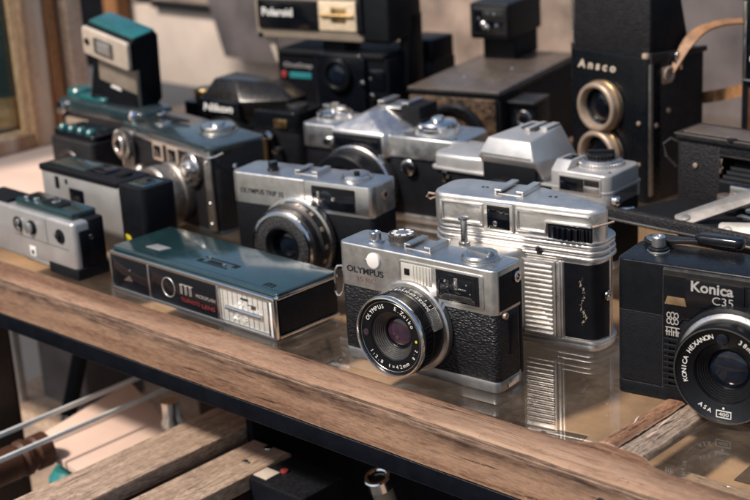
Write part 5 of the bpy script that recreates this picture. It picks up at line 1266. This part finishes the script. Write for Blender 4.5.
# ------------------------------------------------------------------ 14 grey plated box camera with a viewfinder block
def plate_camera():
    t = thing('box_camera', 'long box camera with grey metal top plate, mottled gold front and raised viewfinder block', 'camera', (35, 1196, 0), -31)
    W, D, H = 84, 165, 73
    mb = MB(); mb.prism(rrect(0, W, 0, D, 4), 0, H-4, 'z', 1); part('body', mb, 'matt_black', t)
    mb = MB(); mb.prism(rrect(-1.4, W+1.4, -1.4, D+1, 4), H-4.4, H-1.2, 'z', .8); part('black_rim', mb, 'black_paint', t)
    mb = MB(); mb.prism([(0, 0), (W-.6, 0), (W-1, D), (10, D), (0, D-30)], H-1.6, H+.4, 'z', .8, 2); part('top_plate', mb, 'grey_crackle', t)
    mb = MB(); mb.prism(rrect(2, W-3, 3, H-6, 2), -2.4, .4, 'y', .8); fp = part('front_panel', mb, 'gold_mottle', t)
    mb = MB(); mb.ring((45, 0, 36), 20, 27, -2, -9, 'y', 2, 60); lb = part('lens_ring', mb, 'black_paint', fp)
    mb = MB(); mb.lathe([(20.6, -6), (14, -3), (11, -1)], (45, 0, 36), 'y', 48); part('inner_cone', mb, 'lens_black', lb)
    mb = MB(); dome(mb, 45, 36, 11, -1, 3); part('front_glass', mb, 'dark_glass', lb)
    mb = MB(); mb.cyl((32, -2.2, 62.6), 1.4, -.8, 'y', .3, 14); part('orange_dot', mb, 'rust_ink', fp)
    mb = MB(); mb.prism(rrect(W+.5, W+26, 8, 62, 3), 12, 40, 'y', 1.4, 3); sb = part('side_pod', mb, 'black_plastic', t)
    mb = MB(); mb.ring((W+15.5, 12, 50), 4.4, 7, .4, -2.4, 'y', .6, 32); mb.ring((W+15.5, 12, 33), 4.4, 7, .4, -2.4, 'y', .6, 32); part('pod_ring', mb, 'dull_chrome', sb)
    mb = MB(); dome(mb, W+15.5, 50, 4.6, 11.2, 1.4); dome(mb, W+15.5, 33, 4.6, 11.2, 1.4); part('pod_glass', mb, 'dark_glass', sb)
    mb = MB(); mb.prism([(0, 12), (2, 8), (26, 8), (26, 40), (0, 40)], 62.4, 64.6, 'z', .5, T=Matrix.Translation((W, 0, 0))); part('pod_lid', mb, 'dark_metal', sb)
    # viewfinder block on its stem
    mb = MB(); mb.prism(rrect(10, 42, 122, 172, 3), H, 95, 'z', 1.2); part('stem', mb, 'matt_black', t)
    mb = MB(); mb.prism(rrect(5, 44, 108, 176, 3), 93.5, 125, 'z', 2, 3); vb = part('viewfinder_block', mb, 'black_plastic', t)
    mb = MB(); mb.prism(rrect(8, 41, 98, 121.6, 1), 106.4, 108.4, 'y', .6); mb2 = part('window_frame', mb, 'dark_metal', vb)
    mb = MB(); mb.box(10.4, 38.6, 105.8, 106.6, 100.4, 119.4, .2); vw = part('viewfinder_window', mb, 'dark_glass', vb)
    mb = MB()
    for x, z, r in ((19, 106, 3.6), (23, 104, 2.6), (15, 112, 1.4), (30, 116, 1.5), (32, 106, 1.6), (24, 116.5, 1.1)):
        mb.lathe([(0, -1.2), (r*.6, -1), (r, .1)], (x, 105.8, z), 'y', 14)
    part('inner_reflector', mb, 'chrome', vw)
    mb = MB(); mb.cyl((30, 46, H), 1.4, 1.4, 'z', .4, 14); mb.cyl((54, 90, H), 2.2, 1.2, 'z', .4, 14); part('plate_screw', mb, 'chrome', t)
    # small black camera standing behind its left side
    d = thing('folding_viewer', 'small black camera with chrome edged knobs, left of the grey plated box camera', 'camera', (10, 1330, 0), -36)
    mb = MB(); mb.prism(rrect(-10, 60, 0, 46, 5), 0, 72, 'z', 1.5, 3); part('body', mb, 'worn_leather', d)
    mb = MB(); mb.prism(rrect(30, 62, 2, 40, 4), 71.8, 92, 'z', 2, 3); part('finder_hood', mb, 'black_plastic', d)
    mb = MB(); mb.cyl((6, 14, 72), 6, 13, 'z', 1.6, 26); part('winding_knob', mb, 'gloss_black', d)
    mb = MB(); mb.cyl((6, 14, 85), 5, .8, 'z', .3, 26); mb.tube([(31, 1.6, 74), (31, 1.6, 94), (36, 1.6, 99), (46, 1.6, 100)], 1.6, 10); mb.cyl((40, .5, 82), 3.4, -2, 'y', .8, 20); mb.cyl((48, .5, 78), 2.6, -2, 'y', .8, 20); mb.box(12, 26, 4, 14, 72, 73.4, .4); part('chrome_trim', mb, 'chrome', d)
plate_camera()

# ------------------------------------------------------------------ 15 twin lens reflex with a tan strap
def twin_lens():
    t = thing('twin_lens_reflex', 'tall black twin lens reflex with two brass ringed lenses, open hood and tan strap', 'camera', (160, 1125, 0), -52)
    W, D, H = 79, 66, 112
    mb = MB(); mb.prism(rrect(0, W, 0, D, 5), 0, H-4, 'z', .8); part('body', mb, 'worn_leather', t)
    mb = MB(); mb.prism(rrect(-.6, W+.6, -.8, 14, 5, corners=(1, 1, .2, .2)), 0, H-.4, 'z', 1.6, 3); fpan = part('front_panel', mb, 'black_paint', t)
    mb = MB(); mb.prism([(2, H-5), (D+.5, H-5), (D+.5, H-1), (2, H+3)], W-3, W+1, 'x', .6); mb.prism([(2, H-5), (D+.5, H-5), (D+.5, H-1), (2, H+3)], -1, 3, 'x', .6); mb.box(0, W, 2, D, H-5, H-2, .8); part('top_rim', mb, 'dark_metal', t)
    mb = MB(); mb.text('A n s c o', 9, 97.6, 39, 6.8, -.8, .35, shear=.18, bold=.035); part('lettering', mb, 'cream_plastic', fpan)
    for z, nm in ((71, 'viewing_lens'), (33.5, 'taking_lens')):
        cx = 35.4
        mb = MB(); mb.lathe([(19.6, .4), (19.6, -2.4), (19, -4.4), (18.6, -9.4), (17.6, -10.4), (15.8, -10.4), (14.6, -8.4), (14.2, -3), (14, .4)], (cx, -.8, z), 'y', 64, True)
        rg = part('lens_ring', mb, 'tarnished_ring', t)
        mb = MB(); mb.ring((cx, 0, z), 19.0, 20.2, -3.2, -5.2, 'y', .3, 56); part('inner_rim', mb, 'brass', rg)
        mb = MB(); mb.lathe([(15, -5), (12, -4), (11, -2)], (cx, 0, z), 'y', 48); dome(mb, cx, z, 12.6, -2, 3.6); part('front_glass', mb, 'dark_glass', rg)
    # folding hood
    mb = MB(); mb.prism(rrect(1.5, W-1.5, 3, 7, 1), H-2, 168, 'z', .8); part('hood_front', mb, 'worn_leather', t)
    mb = MB(); mb.prism([(7, H-2), (50, H-2), (46, H+8), (40, H+30), (34, 168), (7, 168)], W-3.4, W-1.6, 'x', .5); part('hood_side', mb, 'matt_black', t)
    mb = MB(); mb.prism([(7, H-2), (50, H-2), (46, H+8), (34, 168), (7, 168)], 1.6, 3.4, 'x', .5); part('hood_side', mb, 'matt_black', t)
    mb = MB(); mb.prism([(48, H-2), (51, H-2), (36, 168), (33, 168)], 3.4, W-3.4, 'x', .5); part('hood_back', mb, 'worn_leather', t)
    mb = MB(); mb.tube([(.6, 4, H), (.2, 3.4, H+20), (-.4, 3.4, H+40), (-.6, 3.4, 168)], .9, 8); part('hood_hinge', mb, 'dull_chrome', t)
    mb = MB(); mb.box(W-.2, W+1.1, .6, 4.4, 6, H-5, .4); part('edge_strip', mb, 'old_nickel', t)
    mb = MB()
    for y, z in ((22, 69), (-2.2, 0), (8, 60)):
        if y > 0: mb.lathe([(0, 1.9), (1.4, 1.7), (2, .8), (2, -.3)], (W+.2, y, z), 'x', 16)
    mb.cyl((W-4, 2, H-1), 3, 4, 'z', 1, 18); mb.cyl((W-8, -.8, 62), 1.6, -1.6, 'y', .5, 14); mb.cyl((W-8, -.8, 30), 1.6, -1.6, 'y', .5, 14)
    part('rivet', mb, 'tarnished_ring', t)
    mb = MB(); mb.prism(rrect(14, 26, 90, 103, 2), W-.2, W+1.8, 'x', .6); mb.ring((W+2, 20, 97), 3.6, 6, 0, 2, 'x', .5, 26); part('buckle_plate', mb, 'tarnished_ring', t)
    mb = MB(); mb.prism(rrect(26, 33, 98.6, 112, 1), W+1, W+4.6, 'x', .6); part('strap_buckle', mb, 'chrome', t)
    # strap: its own thing, hanging from the buckle
    A = [(W+3, 23, 98), (W+4, 29, 107), (W+6, 37, 118), (W+9, 48, 126), (W+16, 62, 130), (W+26, 78, 130), (W+34, 92, 126)]
    sd = [(1, .2, -.35)]*3+[(1, -.1, -.25), (.9, -.4, -.2), (.8, -.6, -.2), (.8, -.6, -.2)]
    s = thing('leather_strap', 'tan leather strap curling from the buckle of the twin lens reflex', 'strap', (160, 1125, 0), -52)
    def smooth(P, n=6):
        out = []; P = [Vector(p) for p in P]
        for i in range(len(P)-1):
            p0, p1, p2, p3 = P[max(i-1, 0)], P[i], P[i+1], P[min(i+2, len(P)-1)]
            for k in range(n):
                u = k/n
                out.append(.5*((2*p1)+(-p0+p2)*u+(2*p0-5*p1+4*p2-p3)*u*u+(-p0+3*p1-3*p2+p3)*u**3))
        out.append(P[-1]); return out
    a = smooth(A); side = smooth(sd)
    wd = [3.5+(9.5-3.5)*min(1, i/14) for i in range(len(a))]
    mb = MB(); mb.strap(a, wd, 1.5, [Vector(v) for v in side]); part('upper_band', mb, 'tan_strap', s)
    b = smooth([(W-16, D+10, 66), (W-4, D+8, 69), (W+14, D+8, 74), (W+32, D+6, 80), (W+52, D+8, 84)])
    mb = MB(); mb.strap(b, 9, 1.6, Vector((0, 0, 1))); part('lower_band', mb, 'tan_strap', s)
twin_lens()

# ------------------------------------------------------------------ 16 open folding camera
def folding_camera():
    t = thing('folding_camera', 'open folding camera with worn black leather and chrome bed struts, right behind the black compact', 'camera', (209.7, 971, 0), -46)
    W, D, H = 130, 30, 80
    mb = MB()                                   # hollow body: frame round the bellows opening
    mb.prism(rrect(0, 34, 0, D, 4, corners=(1, .2, .2, 1)), 0, H-5, 'z', .8); mb.box(33.6, W, 0, D, 0, 10, .6); mb.box(33.6, W, 0, D, H-12, H-5, .6); mb.box(33.6, W, D-4, D, 9, H-11, .4); mb.prism(rrect(112, W, 0, D, 3), 0, H-5.2, 'z', .8)
    part('body', mb, 'worn_leather', t)
    mb = MB(); mb.prism(rrect(-1, W+1, -2, D+1, 4), H-5.4, H-.6, 'z', 1.4, 3); part('top_cover', mb, 'worn_leather', t)
    mb = MB(); mb.prism(rrect(4, W, 1.6, D-6, 2), H-.8, H+.3, 'z', .4); mb.box(0, W, -2.4, -1.4, H-1.6, H-.7, .2); part('top_trim', mb, 'grey_crackle', t)
    mb = MB(); mb.cyl((44, -.4, H-.8), 3.4, 1.0, 'z', .3, 20); part('red_window', mb, 'matt_black', t)
    mb = MB(); mb.box(33.8, 35.2, -1.4, 2, 10, H-12, .3); mb.box(33.8, 112, -1.4, 1, H-12.8, H-11.6, .3); part('opening_rim', mb, 'dark_metal', t)
    mb = MB()
    for k in range(7): mb.prism([(38+k*1.2, 14+k*1.2), (110-k*1.2, 14+k*1.2), (110-k*1.2, 64-k*1.2), (38+k*1.2, 64-k*1.2)], 20-k*6.5, 24-k*6.5, 'y', 1.4, 1)
    part('bellows', mb, 'matt_black', t)
    mb = MB(); mb.tube([(36, -1, 56), (38, -3, 60), (37, -2, 66)], 1.0, 8); mb.tube([(36, -1, 44), (39, -3, 48), (37, -2, 52)], 1.2, 8); mb.cyl((16, -.2, 58), 1.8, -1.2, 'y', .4, 14); part('brass_catch', mb, 'tarnished_ring', t)
    mb = MB(); mb.tube([(0, 6, 70), (-6, 3, 73), (-9, -1, 70), (-7, -2, 62), (-1, 2, 54)], 1.1, 8); part('strap_loop', mb, 'worn_leather', t)
    # the dropped bed and its front bar
    T = Matrix.Translation((0, 0, 33)) @ Matrix.Rotation(R(-7), 4, 'X')
    mb = MB(); mb.prism(rrect(8, 120, -82, 0, 2), -1, 1.4, 'z', .5, T=T); bd = part('bed', mb, 'matt_black', t)
    mb = MB(); mb.prism(rrect(1, 128, -85.5, -79, 2.4), -4.5, 4.0, 'z', 1.2, 3, T=T); part('bed_edge', mb, 'worn_leather', bd)
    mb = MB(); mb.box(1.4, 127, -86.1, -85.3, -3.4, -2.2, .2, T=T); mb.box(1.4, 127, -79.2, -78.6, 2, 3.2, .2, T=T); part('edge_trim', mb, 'dull_chrome', bd)
    # chrome struts
    def bar(p, q, w, th, name='strut'):
        a, b = Vector(p), Vector(q); d = (b-a); L = d.length; d.normalize()
        nn = Vector((-.15, -.75, .65)); n = (nn - d*nn.dot(d)).normalized(); s_ = n.cross(d)
        Mx = Matrix((( d.x, s_.x, n.x, a.x), (d.y, s_.y, n.y, a.y), (d.z, s_.z, n.z, a.z), (0, 0, 0, 1)))
        m = MB(); m.prism(rrect(-w/2, L+w/2, -w/2, w/2, w*.2), -th/2, th/2, 'z', .35, 2, T=Mx)
        m.cyl((0, 0, th/2), w*.24, .9, 'z', .3, 16, T=Mx); m.cyl((L, 0, th/2), w*.24, .9, 'z', .3, 16, T=Mx)
        return part(name, m, 'strut_metal', t)
    bar((56, -72, 45.5), (98, -20, 63), 12, 2.0); bar((88, -75, 44), (150, -56, 49), 12, 2.0); bar((98, -20, 65), (140, -40, 68), 11, 2.0)
    mb = MB()
    for k in range(4): mb.box(76+k*2, 104, -46+k*7, -40+k*7, 42+k*2.6, 44.4+k*2.6, .6)
    mb.prism(rrect(60, 112, -30, -22, 2), 44, 58, 'z', 1)
    part('lens_standard', mb, 'dull_chrome', t)
    mb = MB(); mb.cyl((60, -34, 46), 5, 7, 'z', 1, 20); mb.box(70, 78, -20, -14, 56, 62, .8); part('standard_lock', mb, 'grey_crackle', t)
folding_camera()

# ------------------------------------------------------------------ 17 black box at the right edge
def edge_camera():
    t = thing('plate_camera', 'upright black camera with chrome rimmed window and brown wood strip, far right edge', 'camera', (278, 1067, 0), -48)
    mb = MB(); mb.prism(rrect(0, 90, 0, 60, 3), 0, 160, 'z', 1.2); part('body', mb, 'black_plastic', t)
    mb = MB(); mb.prism(rrect(3, 5.4, 92, 150, .6), -2.4, .4, 'y', .5); mb.prism(rrect(3, 60, 90, 92.4, .6), -2.4, .4, 'y', .5); fr = part('window_frame', mb, 'chrome', t)
    mb = MB(); mb.box(6, 60, -1, .4, 93, 150, .3); part('dark_window', mb, 'dark_glass', fr)
    mb = MB(); mb.cyl((12, -1, 108), 3.2, -1.6, 'y', .6, 20); part('white_button', mb, 'white_plastic', t)
    mb = MB(); mb.box(8, 40, -2, .4, 40, 86, .6); part('wood_strip', mb, 'red_wood', t)
edge_camera()

# ------------------------------------------------------------------ light, sky, camera
sc = bpy.context.scene
w = bpy.data.worlds.new('World'); sc.world = w; w.use_nodes = True
nt = w.node_tree; nt.nodes.clear()
sky = nt.nodes.new('ShaderNodeTexSky'); sky.sky_type = 'NISHITA'; sky.sun_disc = False
SUN_EL, SUN_AZ = R(51), R(-122)          # azimuth measured from +Y towards +X
sky.sun_elevation = SUN_EL; sky.sun_rotation = SUN_AZ
sky.air_density = 1.2; sky.dust_density = 2.0; sky.ozone_density = 1.5
bg = nt.nodes.new('ShaderNodeBackground'); bg.inputs['Strength'].default_value = .062
wo = nt.nodes.new('ShaderNodeOutputWorld')
nt.links.new(sky.outputs[0], bg.inputs[0]); nt.links.new(bg.outputs[0], wo.inputs[0])
ld = bpy.data.lights.new('sun', 'SUN'); ld.energy = 2.4; ld.angle = R(6); ld.color = (1, .89, .78)
lo = bpy.data.objects.new('sun', ld); C.objects.link(lo)
dv = Vector((math.sin(SUN_AZ)*math.cos(SUN_EL), math.cos(SUN_AZ)*math.cos(SUN_EL), math.sin(SUN_EL)))
lo.rotation_euler = dv.to_track_quat('Z', 'Y').to_euler()

cd = bpy.data.cameras.new('camera'); cam = bpy.data.objects.new('camera', cd); C.objects.link(cam); sc.camera = cam
F_PX, PITCH, ROLL, CH = 1468.25, .321306, -.0600162, 330.47
cd.sensor_width = 36; cd.lens = F_PX*36/750; cd.clip_start = .02; cd.clip_end = 60
fwd = Vector((0, math.cos(PITCH), -math.sin(PITCH))); r0 = Vector((1, 0, 0)); u0 = r0.cross(fwd)
c_, s_ = math.cos(ROLL), math.sin(ROLL)
rt = c_*r0+s_*u0; up = -s_*r0+c_*u0
cam.matrix_world = Matrix(((rt.x, up.x, -fwd.x, 0), (rt.y, up.y, -fwd.y, 0), (rt.z, up.z, -fwd.z, CH*S), (0, 0, 0, 1)))
cd.dof.use_dof = True; cd.dof.focus_distance = .80; cd.dof.aperture_fstop = 10.5
sc.view_settings.view_transform = 'Standard'; sc.view_settings.look = 'None'
sc.view_settings.exposure = 0.95; sc.view_settings.gamma = 1
sc.cycles.max_bounces = 8; sc.cycles.transparent_max_bounces = 12
